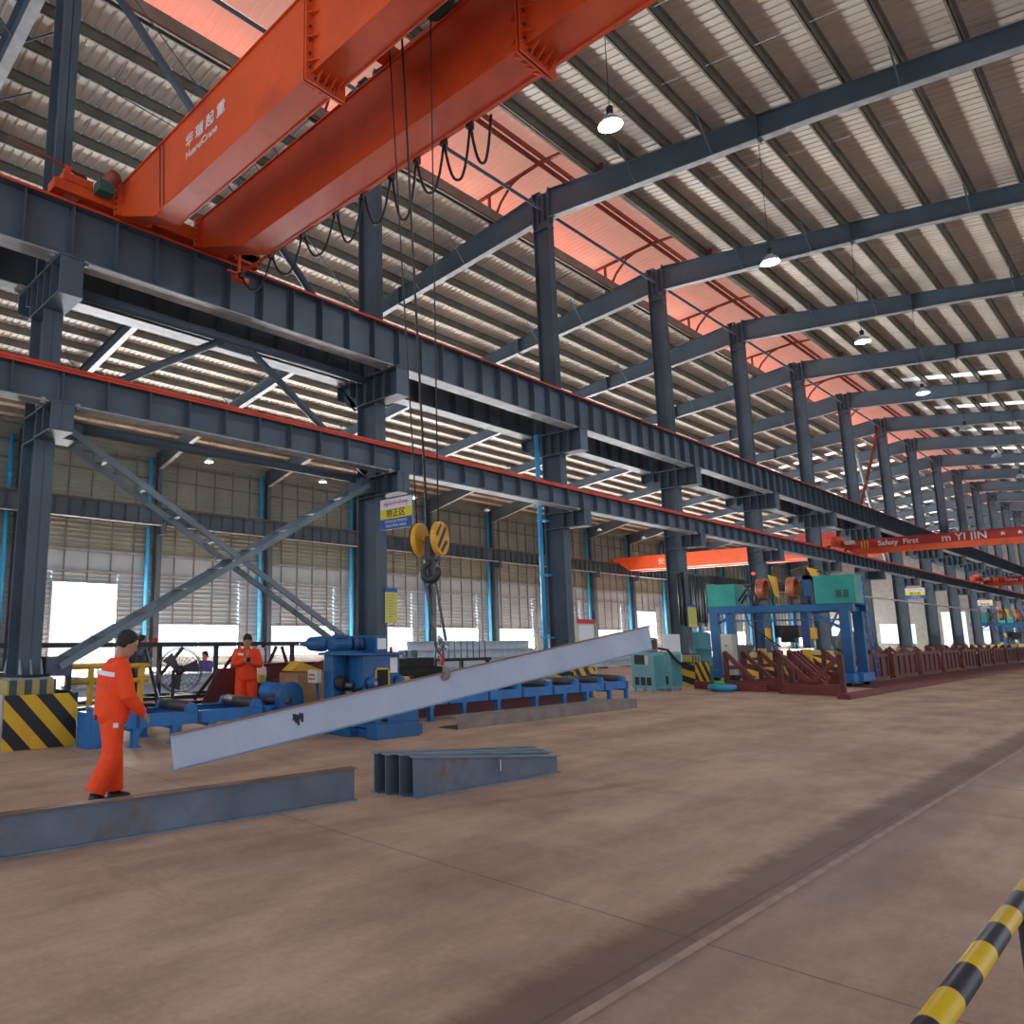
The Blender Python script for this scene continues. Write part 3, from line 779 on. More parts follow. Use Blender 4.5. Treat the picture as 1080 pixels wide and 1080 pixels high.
MB().box(-11.0, -10.95, 6.72, 7.0, 8.29, 8.32).build('festoon_track', M['crane'], cr)

# ------------------------------------------------------------------ hook block on its ropes
HB = Vector((-5.22, 5.75, 2.66))
hb = thing('hook_block', 'yellow twin-sheave hook block with black slashes hanging on wire ropes', 'hook', tuple(HB))
ax = Vector((.966, .262, 0))
for s in (-1, 1):
    c = HB+ax*s*.115
    d = MB().lathe(c-ax*.03, ax, [(.165, 0), (.178, .008), (.178, .052), (.165, .06)], 36).build('sheave_cover', M['hook_yellow'], hb)
    MB().lathe(c-ax*(.042 if s < 0 else .030), ax, [(.176, 0), (.176, .012)], 30).build('sheave_rim', M['black'], d, local=False)
    if s > 0:
        n = ax; u = Vector((0, 0, 1)); v = n.cross(u).normalized()
        f = c+ax*.031
        for (o1, o2, w_) in (((-.10, -.02), (.03, -.14), .042), ((-.08, .12), (.10, -.10), .046), ((.03, .14), (.13, .02), .030)):
            a_ = f-v*o1[0]*-1+u*o1[1]; b_ = f-v*o2[0]*-1+u*o2[1]
            MB().bar(a_, b_, w_, .004, tuple(n)).build('black_slash', M['black'], d)
MB().lathe(HB-ax*.13, ax, [(.03, 0), (.03, .26)], 14).build('axle', M['hook_yellow'], hb)
MB().cbox(HB+Vector((0, 0, -.1)), .07, .12, .26, rz=math.atan2(.262, .966)).build('crosshead', M['black'], hb, bevel=.01)
hk = []
hc = HB+Vector((0, 0, -.34))
for i in range(17):
    a = math.radians(80-i*290/16); r = .085
    hk.append(hc+ax*math.cos(a)*r*-1+Vector((0, 0, math.sin(a)*r)))
rad = [.030]+[.030+.018*math.sin(PI*i/15) for i in range(15)]+[.014]
MB().tube([HB+Vector((0, 0, -.18)), HB+Vector((0, 0, -.24))]+hk, [.030, .030]+rad, 12).build('hook', M['black'], hb)
MB().bar(hc+ax*-.07+Vector((0, 0, .12)), hc+ax*-.05+Vector((0, 0, -.02)), .02, .012).build('safety_latch', M['sign_yellow'], hb)
for i, (dx, tx, ty) in enumerate(((-.15, -5.74, 5.72), (-.03, -5.52, 5.72), (.10, -5.03, 5.72))):
    top = Vector((tx, ty, 9.35)); bot = HB+ax*dx+Vector((0, 0, .14))
    MB().tube([bot, bot.lerp(top, .5), top], .0085 if i != 1 else .013, 6).build('wire_rope', M['rope'], hb)

# ------------------------------------------------------------------ hanging I-beam (web faces the camera) and its sling
A = Vector((-5.72, 3.10, .70)); B_ = Vector((-4.61, 9.16, 1.64))
d = (B_-A).normalized(); upv = Vector((0, 0, 1)); upv = (upv-d*upv.dot(d)).normalized()
hbm = thing('hanging_i_beam', 'long pale blue grey I-beam hanging tilted from the crane sling, right end higher', 'beam', tuple(A))
Hh = .285
MB().bar(A, B_, .010, Hh, upv).build('web', M['beam_pale'], hbm)
side = d.cross(upv)
MB().bar(A+upv*Hh/2, B_+upv*Hh/2, .055, .010, upv).build('top_flange', M['beam_under'], hbm)
MB().bar(A-upv*Hh/2, B_-upv*Hh/2, .055, .010, upv).build('bottom_flange', M['raw_edge'], hbm)
q = A.lerp(B_, .19)+side*.006+upv*.035
sp = MB()
for i in range(5): sp.cbox(q+d*(i*.021-.04)+upv*(.02-(.018*i % .05)), .006, .024, .06+.016*(i % 3), rz=0)
sp.build('stain', M['black'], hbm)
# clamp point
T = .462; P0 = A.lerp(B_, T)+upv*Hh/2
sl = thing('chain_sling', 'steel chain sling with a lifting hook clamped on the top edge of the hanging beam', 'chain', tuple(P0))
def chain(a, b_, nlink, r, parent):
    a, b_ = Vector(a), Vector(b_); dd = b_-a; m = MB()
    for i in range(nlink):
        c = a.lerp(b_, (i+.5)/nlink); L = dd.length/nlink*.66; x, y, z = frame(dd)
        if i % 2: x, y = y, x
        m.tube([c+z*L*math.cos(t)+x*L*.55*math.sin(t) for t in [2*PI*k/10 for k in range(10)]], r, 5, closed=True)
    o = m.build('chain', M['chain'], parent); o['kind'] = 'stuff'; return o
hpt = hc+Vector((0, 0, -.07))
chain(hpt+ax*-.07, P0+Vector((-.03, -.03, .22)), 26, .0085, sl)
chain(hpt+ax*.05, P0+Vector((.04, .03, .34)), 22, .0085, sl)
m = MB(); random.seed(3)
for i in range(16):
    c = P0+Vector((random.uniform(-.05, .05), random.uniform(-.05, .05), .12+.25*i/16)); a0 = random.uniform(0, 3)
    m.tube([c+Vector((math.cos(t)*.02*math.cos(a0), math.cos(t)*.02*math.sin(a0), .028*math.sin(t))) for t in [2*PI*k/10 for k in range(10)]], .006, 5, closed=True)
cb = m.build('gathered_links', M['chain'], sl); cb['kind'] = 'stuff'
MB().tube([P0+Vector((0, 0, .20)), P0+Vector((.01, .01, .08))], .018, 8).build('shackle', M['sign_red'], sl)
cl = []
for i in range(13):
    a = math.radians(110-i*260/12); cl.append(P0+Vector((.028, .01, .0))+Vector((math.cos(a)*.035, math.cos(a)*.02, math.sin(a)*.05)))
MB().tube(cl, [.012+.014*math.sin(PI*min(1, (i+1)/13)) for i in range(13)], 10).build('lifting_hook', M['channel'], sl)

# ================================================================== beams lying on the floor
def tapered_beam(a, b_, h, h2, w, label, grp):
    a, b_ = Vector(a), Vector(b_); r = thing('i_beam', label, 'beam', tuple(a), grp); up = Vector((0, 0, 1)); sd = (b_-a).normalized().cross(up)*.005
    MB().prism([a-sd+up*.01, b_-sd+up*.01, b_-sd+up*(h2-.01), a-sd+up*(h-.01)], sd*2).build('web', M['raw'], r)
    MB().bar(a+up*(h-.007), b_+up*(h2-.007), w, .014).build('top_flange', M['raw_edge'], r)
    MB().bar(a+up*.007, b_+up*.007, w, .014).build('bottom_flange', M['raw_edge'], r)
    return r
def floor_beam(a, b_, h, w, label, grp=None, mweb='raw', h2=None):
    if h2: return tapered_beam(a, b_, h, h2, w, label, grp)
    a, b_ = Vector(a), Vector(b_); r = thing('i_beam', label, 'beam', tuple(a), grp)
    up = Vector((0, 0, 1)); za, zb = a+up*h/2, b_+up*h/2
    MB().bar(za, zb, .010, h-.01).build('web', M[mweb], r)
    MB().bar(a+up*(h-.008), b_+up*(h-.008), w, .014).build('top_flange', M['raw_rust'] if mweb == 'raw' and grp is None else M['raw_edge'], r)
    MB().bar(a+up*.008, b_+up*.008, w, .014).build('bottom_flange', M['raw_edge'], r)
    return r
floor_beam((-6.36, -1.6, 0), (-5.92, 5.30, 0), .325, .10, 'long dark steel I-beam lying on the floor in front of the worker, running off the left edge')
r = floor_beam((-5.56, 5.80, 0), (-5.46, 8.26, 0), 0.42, .11, 'dark I-beam lying on the floor, nearest of four side by side, with a chalk mark', 'short I-beams lying side by side', h2=0.205)
MB().box(-5.488, -5.482, 7.16, 7.172, .13, .26).build('chalk_mark', M['white'], r)
floor_beam((-5.72, 5.76, 0), (-5.63, 8.35, 0), 0.43, .11, 'dark I-beam lying on the floor, second nearest of four side by side', 'short I-beams lying side by side', h2=0.22)
floor_beam((-5.87, 5.70, 0), (-5.80, 8.45, 0), 0.42, .11, 'dark I-beam lying on the floor, third nearest of four side by side', 'short I-beams lying side by side', h2=0.225)
floor_beam((-6.02, 5.68, 0), (-5.97, 8.5, 0), 0.42, .11, 'dark I-beam lying on the floor, farthest of four side by side', 'short I-beams lying side by side', h2=0.23)
b = MB(); b.box(-9.0, -8.985, 10.55, 17.0, 0, .20); b.box(-9.45, -9.0, 10.55, 17.0, 0, .012); b.box(-9.45, -9.0, 10.55, 17.0, .188, .20)
tag(b.build('steel_channel', M['channel']), 'long brown grey steel channel on the floor in front of the blue roller conveyor', 'channel')

# ================================================================== striped guards round the column feet
def guard(k, label):
    Y = yk(k); r = thing('column_guard', label, 'barrier', (-12.16, Y, 0), 'striped guards at the column feet')
    b = MB(); b.box(-11.59, -11.56, Y-.42, Y+.66, .0, .79); g = b.build('side_panel', M['striped'], r)
    b = MB(); b.box(-12.72, -11.595, Y-.45, Y-.42, 0, .80)
    b.build('end_panel', M['striped_r'] if k else M['concrete'], r)
    b = MB(); b.box(-12.72, -12.69, Y-.42, Y+.66, 0, .80); b.box(-12.69, -11.6, Y+.63, Y+.66, 0, .80); b.build('rear_panel', M['black'], r)
    return r
for k in range(7):
    g_ = guard(k, 'yellow and black striped guard round the foot of the %s column%s' % (ORD[k], ' at left' if k == 0 else ''))
    if k == 3: MB().box(-12.6, -11.6, yk(3)-.68, yk(3)-.45, .77, .80).build('ledge', M['black'], g_)

# ================================================================== blue roller conveyors
def conveyor(label, xn, xf, y0, y1, ztop_, legs, rollers, grp):
    r = thing('roller_conveyor', label, 'conveyor', (xn, y0, 0), grp)
    for nm, x in (('near', xn), ('far', xf)):
        b = MB(); s = 1 if nm == 'near' else -1
        b.box(x-.012, x+.012, y0, y1, ztop_-.19, ztop_); b.box(*sorted((x, x-s*.09)), y0, y1, ztop_-.012, ztop_); b.box(*sorted((x, x-s*.09)), y0, y1, ztop_-.19, ztop_-.178)
        b.build('side_rail', M['blue_conv'], r)
    for y in legs:
        for x in (xn, xf):
            b = MB(); b.box(x-.07, x+.02, y-.05, y+.05, .012, ztop_-.19); b.box(x-.11, x+.05, y-.08, y+.08, 0, .012)
            b.prism([(x-.02, y+.05, ztop_-.19), (x-.02, y+.14, ztop_-.19), (x-.02, y+.05, ztop_-.30)], (.015, 0, 0))
            b.build('leg', M['blue_conv'], r)
        MB().box(xf, xn-.02, y-.03, y+.03, ztop_-.25, ztop_-.19).build('cross_member', M['blue_conv'], r)
    for y in rollers:
        ro = MB().lathe((xf+.1, y, ztop_+.06), (1, 0, 0), [(.03, -.06), (.03, 0), (.092, .005), (.092, xn-xf-.205), (.03, xn-xf-.20), (.03, xn-xf-.12)], 22).build('roller', M['rubber'], r)
        for x in (xn-.03, xf+.03):
            b = MB(); b.box(x-.05, x+.05, y-.10, y+.10, ztop_-.02, ztop_+.05); b.lathe((x-.055, y, ztop_+.06), (1, 0, 0), [(.075, 0), (.075, .11)], 16)
            b.build('bearing', M['blue_conv'], r, bevel=.006)
        MB().box(xn+.012, xn+.03, y+.11, y+.16, ztop_-.19, ztop_+.0).build('joint_plate', M['blue_dark'], r)
    return r
conveyor('blue roller conveyor left of the straightening machine, behind the hanging beam', -10.75, -11.8, 5.05, 8.3, .47, (5.2, 5.86, 6.5, 7.2, 7.9), (5.1, 6.15, 7.40), 'blue roller conveyors')
conveyor('blue roller conveyor right of the straightening machine, behind the floor channel', -10.22, -11.25, 10.6, 18.95, .50, (11.2, 12.2, 13.35, 14.75, 15.9, 16.9, 18.0, 18.85), (11.6, 12.9, 14.1, 15.3, 16.45, 17.6, 18.7), 'blue roller conveyors')
b = MB(); b.box(-11.0, -10.75, 11.4, 17.8, .0, .30)
tag(b.build('steel_plate_stack', M['maroon_dk']), 'dark brown steel lying under the right conveyor', 'steel stack')
b = MB(); b.box(-11.5, -11.22, 4.72, 5.0, 0, .58); b.box(-11.4, -11.0, 4.55, 4.95, 0, .52); b.box(-11.0, -10.99, 4.6, 4.9, .05, .46)
tag(b.build('drive_cabinet', M['blue_conv'], bevel=.01), 'low blue drive box beside the striped guard, left of the worker', 'box')

# ================================================================== blue straightening machine
sm = thing('straightening_machine', 'blue beam straightening machine with motors on top, in front of the second column', 'machine', (-10.0, 9.0, 0))
b = MB(); b.box(-10.20, -9.95, 8.42, 9.02, .12, 1.33); b.box(-10.9, -10.2, 9.2, 10.1, .12, 1.33); b.build('left_housing', M['blue'], sm, bevel=.012)
b = MB(); b.box(-9.98, -9.52, 8.74, 9.62, .12, 1.33); b.build('right_housing', M['blue'], sm, bevel=.012)
b = MB(); b.prism([(-10.26, 8.34, 1.33), (-9.92, 8.34, 1.33), (-9.46, 8.66, 1.33), (-9.46, 9.68, 1.33), (-9.9, 10.15, 1.33), (-10.9, 10.15, 1.33), (-10.9, 9.2, 1.33)], (0, 0, .04)); b.build('top_plate', M['blue'], sm, bevel=.006)
b = MB(); b.box(-9.95, -9.935, 8.74, 8.95, .72, 1.12); b.build('feed_opening_shade', M['dark'], sm)  # dark panel on the closed housing, painted shade of the opening
b = MB(); b.box(-9.52, -9.505, 9.04, 9.32, .74, 1.08)
fo = b.build('feed_opening_shade', M['dark'], sm)
b = MB(); X = -9.515
b.box(X, X+.014, 9.01, 9.04, .72, 1.11); b.box(X, X+.014, 9.32, 9.35, .72, 1.11); b.box(X, X+.014, 9.01, 9.35, 1.08, 1.11); b.build('opening_trim', M['yellow'], fo)
MB().lathe((-9.95, 8.56, .86), (1, 0, 0), [(.04, 0), (.12, .0), (.125, .03), (.125, .09), (.05, .10)], 24).build('guide_wheel', M['black'], sm)
for z in (.64, .77): MB().lathe((-9.80, 8.66, z), (0, 0, 1), [(.05, 0), (.085, .01), (.085, .09), (.05, .10)], 22).build('chrome_roller', M['chain'], sm)
for y, z in ((8.90, .86), (9.58, .86)):
    w_ = MB().lathe((-9.52, y, z), (1, 0, 0), [(.11, 0), (.11, .07), (.085, .08), (.085, .10), (.04, .11)], 24).build('handwheel', M['blue'], sm)
    MB().lathe((-9.42, y, z), (1, 0, 0), [(.03, 0), (.03, .06)], 10).build('shaft_end', M['galv'], w_)
MB().tube([(-9.93, 8.98, 1.33), (-9.90, 8.70, 1.3), (-9.88, 8.70, .8), (-9.85, 8.72, .72), (-9.6, 8.70, .76), (-9.45, 8.78, .86)], .014, 6).build('hose', M['cable'], sm)
# drive line on top
MB().lathe((-10.25, 8.42, 1.52), (-.35, -.65, 0), [(.03, .40), (.05, .28), (.09, .26), (.12, .20), (.14, 0), (.12, -.08), (.05, -.12)], 22).build('gearbox', M['blue'], sm)
mo = MB().lathe((-10.02, 8.55, 1.52), (0, 1, 0), [(.08, -.14), (.135, -.12), (.14, .20), (.155, .21), (.155, .25), (.06, .28)], 24).build('top_motor', M['blue'], sm)
f = MB()
for i in range(8):
    a = 2*PI*i/8; f.cbox((-10.02+.145*math.sin(a), 8.60, 1.52+.145*math.cos(a)), .012, .26, .03, ry=a)
f.build('cooling_fin', M['blue_dark'], mo)
MB().lathe((-9.98, 8.86, 1.52), (0, 1, 0), [(.09, 0), (.14, .02), (.14, .08), (.10, .10), (.10, .16), (.13, .17), (.13, .22), (.06, .24)], 22).build('coupling', M['blue_dark'], sm)
MB().box(-10.15, -9.85, 8.42, 9.5, 1.37, 1.40).build('motor_base', M['blue'], sm)
b = MB(); b.box(-10.05, -9.60, 9.12, 9.40, 1.37, 1.67); eb = b.build('electrical_box', M['blue'], sm, bevel=.01)
MB().box(-9.60, -9.592, 9.15, 9.36, 1.43, 1.62).build('notice_sheet', M['white'], eb)
MB().box(-9.52, -9.512, 9.38, 9.56, 1.02, 1.28).build('notice_sheet', M['white'], sm)
MB().lathe((-9.56, 9.45, 1.37), (0, 0, 1), [(.03, 0), (.03, .05), (.025, .10)], 12).build('signal_lamp', M['sign_red'], sm)
b = MB(); b.box(-10.4, -9.5, 8.40, 9.9, 0, .12); b.box(-9.60, -9.10, 8.60, 9.75, 0, .16); b.box(-9.2, -8.93, 8.50, 9.50, 0, .24); b.box(-9.7, -9.05, 8.6, 9.6, .12, .42)
b.build('base_frame', M['blue'], sm, bevel=.01)
MB().box(-9.05, -9.04, 8.72, 8.85, .26, .31).build('slot', M['dark'], sm)  # thin dark panel painting the shade of a slot
b = MB(); b.cbox((-10.30, 8.30, .96), .24, .12, .22); cbx = b.build('control_box', M['cream'], sm, bevel=.01)
bt = MB()
for i in range(3):
    for j in range(2): bt.lathe((-10.36+i*.06, 8.24, .92+j*.07), (0, -1, 0), [(.016, 0), (.016, .02)], 10)
bt.build('push_button', M['sign_red'], cbx)
MB().tube([(-10.30, 8.35, .86), (-10.30, 8.38, .4), (-10.3, 8.5, .10)], .03, 8).build('control_arm', M['blue_dark'], sm)
# side motor and belt guard at the infeed
mo2 = MB().lathe((-11.38, 8.02, .66), (1, .12, 0), [(.08, -.02), (.17, 0), (.18, .06), (.165, .07), (.165, .34), (.175, .35), (.10, .38), (.04, .50)], 26).build('side_motor', M['blue_conv'], sm)
b = MB(); arc = [(-10.72, 8.02+.27*math.cos(a), .60+.27*math.sin(a)) for a in [PI*i/12 for i in range(13)]]+[(-10.72, 7.75, .42), (-10.72, 8.29, .42)]
b.prism(arc, (.14, 0, 0)); b.build('belt_guard', M['blue'], sm, bevel=.01)
b = MB(); b.box(-11.7, -10.4, 7.7, 8.5, .34, .44); b.box(-11.65, -11.5, 7.75, 7.85, 0, .34); b.box(-10.6, -10.5, 7.75, 7.85, 0, .34); b.box(-11.65, -11.5, 8.3, 8.4, 0, .34); b.box(-11.6, -11.2, 7.9, 8.15, .44, .50)
b.build('motor_bench', M['blue_dark'], sm)
MB().lathe((-10.55, 7.95, .55), (1, .3, 0), [(.03, -.55), (.07, -.54), (.07, 0), (.03, .01)], 16).build('infeed_roller', M['rubber'], sm)

# ================================================================== signs and notices on the columns
def area_sign(k, label, x0, x1, z0, z1, far=False):
    Y = yk(k)-.28; r = thing('area_sign', label, 'sign', ((x0+x1)/2, Y, z0), 'hanging area signs')
    h = z1-z0
    MB().box(x0, x1, Y, Y+.03, z0, z1).build('frame', M['galv'], r)
    for nm, a, b_, m_ in (('blue_band', 0, .34, 'sign_blue'), ('yellow_band', .34, .66, 'sign_yellow'), ('white_band', .66, 1, 'sign_white')):
        MB().box(x0+.015, x1-.015, Y-.004, Y, z0+.012+(h-.024)*a, z0+.012+(h-.024)*b_).build(nm, M[m_], r)
    cx = 0
    def T(s, sz, m_, fz, off=0., sx=1.): text(s, sz, M[m_], r, basis((cx, -.006, h*fz), (1, 0, 0), (0, 0, 1)), .001, 'lettering', offset=off, sx=sx)
    T('矫正区' if not far else '组立区', .19, 'ink', .50, .003)
    T('STRAIGHTENING' if not far else 'ASSEMBLY', .088, 'white', .245, .0, 1.0); T('MACHINE AREA', .088, 'white', .11, .0, 1.)
    T('ဖြောင့်တန်းစက်နေရာ', .085, 'sign_red', .83, .002)
    for dx in (-.35, .35): MB().tube([((x0+x1)/2+dx, Y+.015, z1), ((x0+x1)/2+dx, Y+.015, z1+.14)], .01, 5).build('hanger', M['black'], r)
    return r
area_sign(1, 'white, yellow and blue sign with Chinese characters beside the second column', -11.60, -10.62, 3.94, 4.62)
area_sign(7, 'white, yellow and blue sign hanging far down the hall, nearer of two', -11.85, -10.85, 3.94, 4.62, True)
area_sign(10, 'white, yellow and blue sign hanging far down the hall, farther of two', -11.9, -10.95, 3.94, 4.62, True)
def notice(k, x, y0, y1, z0, z1, label):
    r = thing('notice_board', label, 'notice', (x, (y0+y1)/2, z0), 'yellow notices on the columns')
    MB().box(x, x+.012, y0, y1, z0, z1-.09).build('yellow_sheet', M['paper'], r)
    MB().box(x, x+.014, y0, y1, z1-.09, z1).build('blue_header', M['sign_blue'], r)
    li = MB()
    for i in range(9): li.box(x+.012, x+.0135, y0+.05, y1-.05-.05*((i*7) % 3), z1-.16-i*.06, z1-.150-i*.06)
    li.build('print_lines', M['channel'], r)
    return r
notice(1, -11.835, 11.52, 11.90, 1.95, 2.72, 'tall yellow notice with blue header on the second column')
notice(3, -11.835, 26.35, 27.0, 2.0, 2.78, 'tall yellow notice with blue header on the fourth column')
r = thing('wall_sign', 'small white yellow and blue sign on a wall column behind the blue machine', 'sign', (-37.2, 33.95, 3.8))
for z0, z1, m_ in ((3.8, 4.35, 'sign_blue'), (4.35, 4.85, 'sign_yellow'), (4.85, 5.3, 'sign_white')): MB().box(-36.9, -36.6, 33.6, 33.66, z0, z1).build({'sign_blue': 'blue_band', 'sign_yellow': 'yellow_band', 'sign_white': 'white_band'}[m_], M[m_], r)

# ================================================================== welding gantries, jigs
def gantry(dy, label, full=True):
    r = thing('welding_gantry', label, 'gantry', (-10.2, 30.8+dy, 0), 'blue welding gantries')
    Y0, Y1 = 30.0+dy, 31.5+dy
    for i, (x, y) in enumerate(((-8.1, Y0), (-8.1, Y1), (-12.45, Y0), (-12.45, Y1))):
        MB().box(x-.15, x+.15, y-.12, y+.12, .32, 2.58).build('leg', M['blue'], r)
    for x in (-8.1, -12.45):
        b = MB(); b.box(x-.22, x+.22, Y0-.45, Y1+.45, .12, .42); b.build('bogie', M['blue_conv'], r, bevel=.03)
        for y in (Y0-.25, Y1+.25): MB().lathe((x-.10, y, .14), (1, 0, 0), [(.13, 0), (.13, .2)], 16).build('wheel', M['black'], r)
        MB().box(x+.2, x+.34, Y0+.1, Y0+.5, .15, .45).build('drive_box', M['blue_conv'], r, bevel=.02)
    b = MB()
    for y in (Y0, Y1): b.box(-12.75, -7.8, y-.1, y+.1, 2.55, 2.78)
    for x in (-12.45, -10.9, -9.5, -8.1): b.box(x-.1, x+.1, Y0, Y1, 2.55, 2.72)
    b.build('top_frame', M['blue'], r)
    MB().box(-12.7, -7.85, Y0, Y1, 2.78, 2.80).build('deck', M['blue_dark'], r)
    MB().box(-12.3, -8.2, Y0-.03, Y0+.03, 2.22, 2.28).build('tie_rail', M['blue'], r)
    for a, c in (((-9.3, Y0, 2.58), (-8.2, Y0, 1.95)), ((-11.6, Y0, 2.58), (-12.35, Y0, 2.15))): MB().bar(a, c, .08, .08).build('corner_brace', M['blue'], r)
    for x in (-10.95, -9.45):
        h = MB().box(x-.12, x+.12, Y0+.3, Y0+.6, 1.25, 2.55).build('hanger_column', M['blue_dark'], r)
        b = MB(); b.cbox((x+.02, Y0+.25, 1.05), .26, .2, .35); b.cbox((x+.12, Y0+.22, .78), .12, .14, .34, ry=-.4); b.build('welding_head', M['yellow'], r, bevel=.02)
        MB().cbox((x+.30, Y0+.2, 1.78), .18, .14, .42).build('wire_feeder', M['yellow'], r, bevel=.02)
    MB().cbox((-10.15, Y0+.8, 1.85), .8, .5, .45).build('flux_hopper', M['black'], r)
    MB().cbox((-10.15, Y0+.8, 1.55), .45, .4, .2).build('hopper_outlet', M['black'], r)
    b = MB(); b.box(-12.75, -11.62, Y0, Y0+.9, 2.80, 3.66); tb1 = b.build('power_source', M['teal'], r, bevel=.02)
    b = MB(); b.box(-8.95, -7.72, Y0, Y0+.9, 2.80, 3.80); tb2 = b.build('power_source', M['teal'], r, bevel=.02)
    for i in range(2): MB().box(-8.3+i*.22, -8.14+i*.22, Y0-.006, Y0, 3.02, 3.28).build('vent_grille', M['hoist_box'], tb2)
    for x in (-10.78, -9.75):
        c = MB(); 
        for j in range(4): c.ring((x-.09+j*.06, Y0+.4, 3.42), (1, 0, 0), .36, .055, 30, 8)
        c.build('wire_coil', M['copper'], r)
        MB().prism([(x+.22, Y0+.15, 2.80), (x+.30, Y0+.15, 2.80), (x+.30, Y0+.38, 3.45), (x+.22, Y0+.38, 3.45)], (0, .06, 0)).build('coil_stand', M['hoist_box'], r)
        MB().prism([(x+.22, Y0+.6, 2.80), (x+.30, Y0+.6, 2.80), (x+.30, Y0+.42, 3.45), (x+.22, Y0+.42, 3.45)], (0, .06, 0)).build('coil_stand', M['hoist_box'], r)
    b = MB(); b.prism([(-10.5, Y0+.2, 3.95), (-10.28, Y0+.2, 3.85), (-10.22, Y0+.2, 3.1), (-10.32, Y0+.2, 3.2)], (0, .25, 0)); b.build('flux_funnel', M['yellow'], r)
    b = MB(); b.prism([(-9.2, Y0+.2, 4.15), (-8.9, Y0+.2, 4.05), (-8.85, Y0+.2, 3.8), (-9.05, Y0+.2, 3.8)], (0, .25, 0)); b.build('flux_funnel', M['yellow'], r)
    b = MB(); b.box(-9.35, -9.15, Y0+.2, Y0+.5, 2.80, 3.85); b.box(-9.5, -9.15, Y0+.2, Y0+.5, 3.70, 3.85); b.build('feeder_mast', M['blue'], r)
    MB().cbox((-9.3, Y0+.1, 2.97), .28, .3, .26).build('pump', M['black'], r, bevel=.02)
    MB().lathe((-10.95, Y0+.1, 3.98), (0, 0, 1), [(.05, 0), (.06, .02), (.05, .08)], 12).build('red_signal_lamp', M['red_light'], r)
    for i, pts in enumerate((((-11.6, Y0+.2, 3.0), (-11.2, Y0+.1, 3.5), (-10.9, Y0+.2, 3.7)), ((-11.5, Y0+.2, 2.9), (-11.25, Y0+.15, 3.3), (-11.05, Y0+.2, 2.85)),
                             ((-11.3, Y0-.05, 2.55), (-11.2, Y0-.1, 2.1), (-10.6, Y0-.05, 1.6), (-10.2, Y0, 1.3)), ((-9.3, Y0+.3, 3.9), (-8.9, Y0+.25, 4.02), (-8.5, Y0+.3, 3.8)))):
        P = [Vector(p) for p in pts]; Q = []
        for j in range(len(P)-1):
            for t in range(5): Q.append(P[j].lerp(P[j+1], t/5))
        Q.append(P[-1])
        for _ in range(3): Q = [Q[0]]+[(Q[j-1]+Q[j]*2+Q[j+1])/4 for j in range(1, len(Q)-1)]+[Q[-1]]
        MB().tube(Q, .032 if i < 2 else .025, 6).build('hose', M['cable'], r)
    # ladder on the right leg
    b = MB()
    for dy_ in (0, .36): b.tube([(-7.75, Y1+.1+dy_, .30), (-8.0, Y1+.1+dy_, 3.7)], .02, 6)
    for i in range(10): b.tube([(-7.76-.022*i, Y1+.1, .5+i*.31), (-7.76-.022*i, Y1+.46, .5+i*.31)], .014, 5)
    b.build('ladder', M['blue_conv'], r)
    b = MB()
    for x in (-11.5, -10.2, -9.2): b.tube([(x, Y1, 2.8), (x, Y1, 3.7)], .02, 6)
    b.tube([(-12.6, Y1, 3.7), (-7.9, Y1, 3.7)], .02, 6); b.tube([(-12.6, Y1, 3.3), (-7.9, Y1, 3.3)], .015, 6)
    b.build('guard_rail', M['black'], r)
    return r
gantry(0, 'blue welding gantry with two teal boxes and copper coils on top, nearest of three')
gantry(50, 'blue welding gantry with teal boxes far down the hall, second of three')
gantry(63, 'blue welding gantry with teal boxes farthest down the hall at the right edge')
# rail pads under the gantries
b = MB(); b.prism([(-6.72, 23.5, 0), (-6.42, 23.5, 0), (-6.42, 23.5, .10), (-6.50, 23.5, .13), (-6.72, 23.5, .13)], (0, 80, 0))
tag(b.build('gantry_track', M['maroon']), 'long dull red steel track on the floor edging the maroon racks', 'track')
b = MB(); b.box(-8.30, -6.8, 29.4, 100, 0, .02)
tag(b.build('track_plate', M['maroon_dk']), 'flat dark steel strip on floor between red track and maroon racks', 'plate')

def vrack(x, y, label, grp, right=True, half=False):
    r = thing('v_rack', label, 'rack', (x, y, 0), grp)
    MB().box(x-.75, x+(-.02 if half else .75), y-.09, y+.09, .02, .30).build('base_beam', M['maroon'], r)
    MB().box(x-.85, x-.73, y-.07, y+.07, .0, 1.15).build('post', M['maroon_dk'], r)
    MB().bar((x-.82, y, 1.17), (x+.05, y, .28), .14, .12).build('sloping_arm', M['maroon'], r)
    if right:
        MB().box(x+.73, x+.85, y-.07, y+.07, .0, 1.15).build('post', M['maroon_dk'], r)
        MB().bar((x+.82, y, 1.17), (x-.05, y, .28), .14, .12).build('sloping_arm', M['maroon'], r)
    return r
def vcopy(src, x, y, label):
    c = copy_tree(src); c.location = (x, y, 0); c['label'] = label; return c
va = vrack(-9.35, 25.0, 'maroon sloping rack frame in the left line under the blue gantry, first from the front', 'left line of maroon racks', False)
for i in range(1, 6): vcopy(va, -9.35, 25.0+1.4*i, 'maroon sloping rack frame in the left line under the blue gantry, %s from the front' % ORD[i])
vb = vrack(-7.62, 24.5, 'maroon V-shaped rack frame nearest the red floor track, in front of the gantry leg', None, True)
vh = vrack(-7.75, 25.8, 'maroon half rack frame behind the front V-shaped one, first of three', 'half rack frames', False, True)
for i in range(1, 3): vcopy(vh, -7.75-.3*i, 25.8+1.3*i, 'maroon half rack frame behind the front V-shaped one, %s of three' % ORD[i])
for i in range(14):
    c = vcopy(vb, -9.35, 34.3+2.4*i, 'maroon V-shaped rack frame standing behind the framed side panels, %s from the gantry' % ORD[i]); c['group'] = 'V-shaped racks behind the side panels'
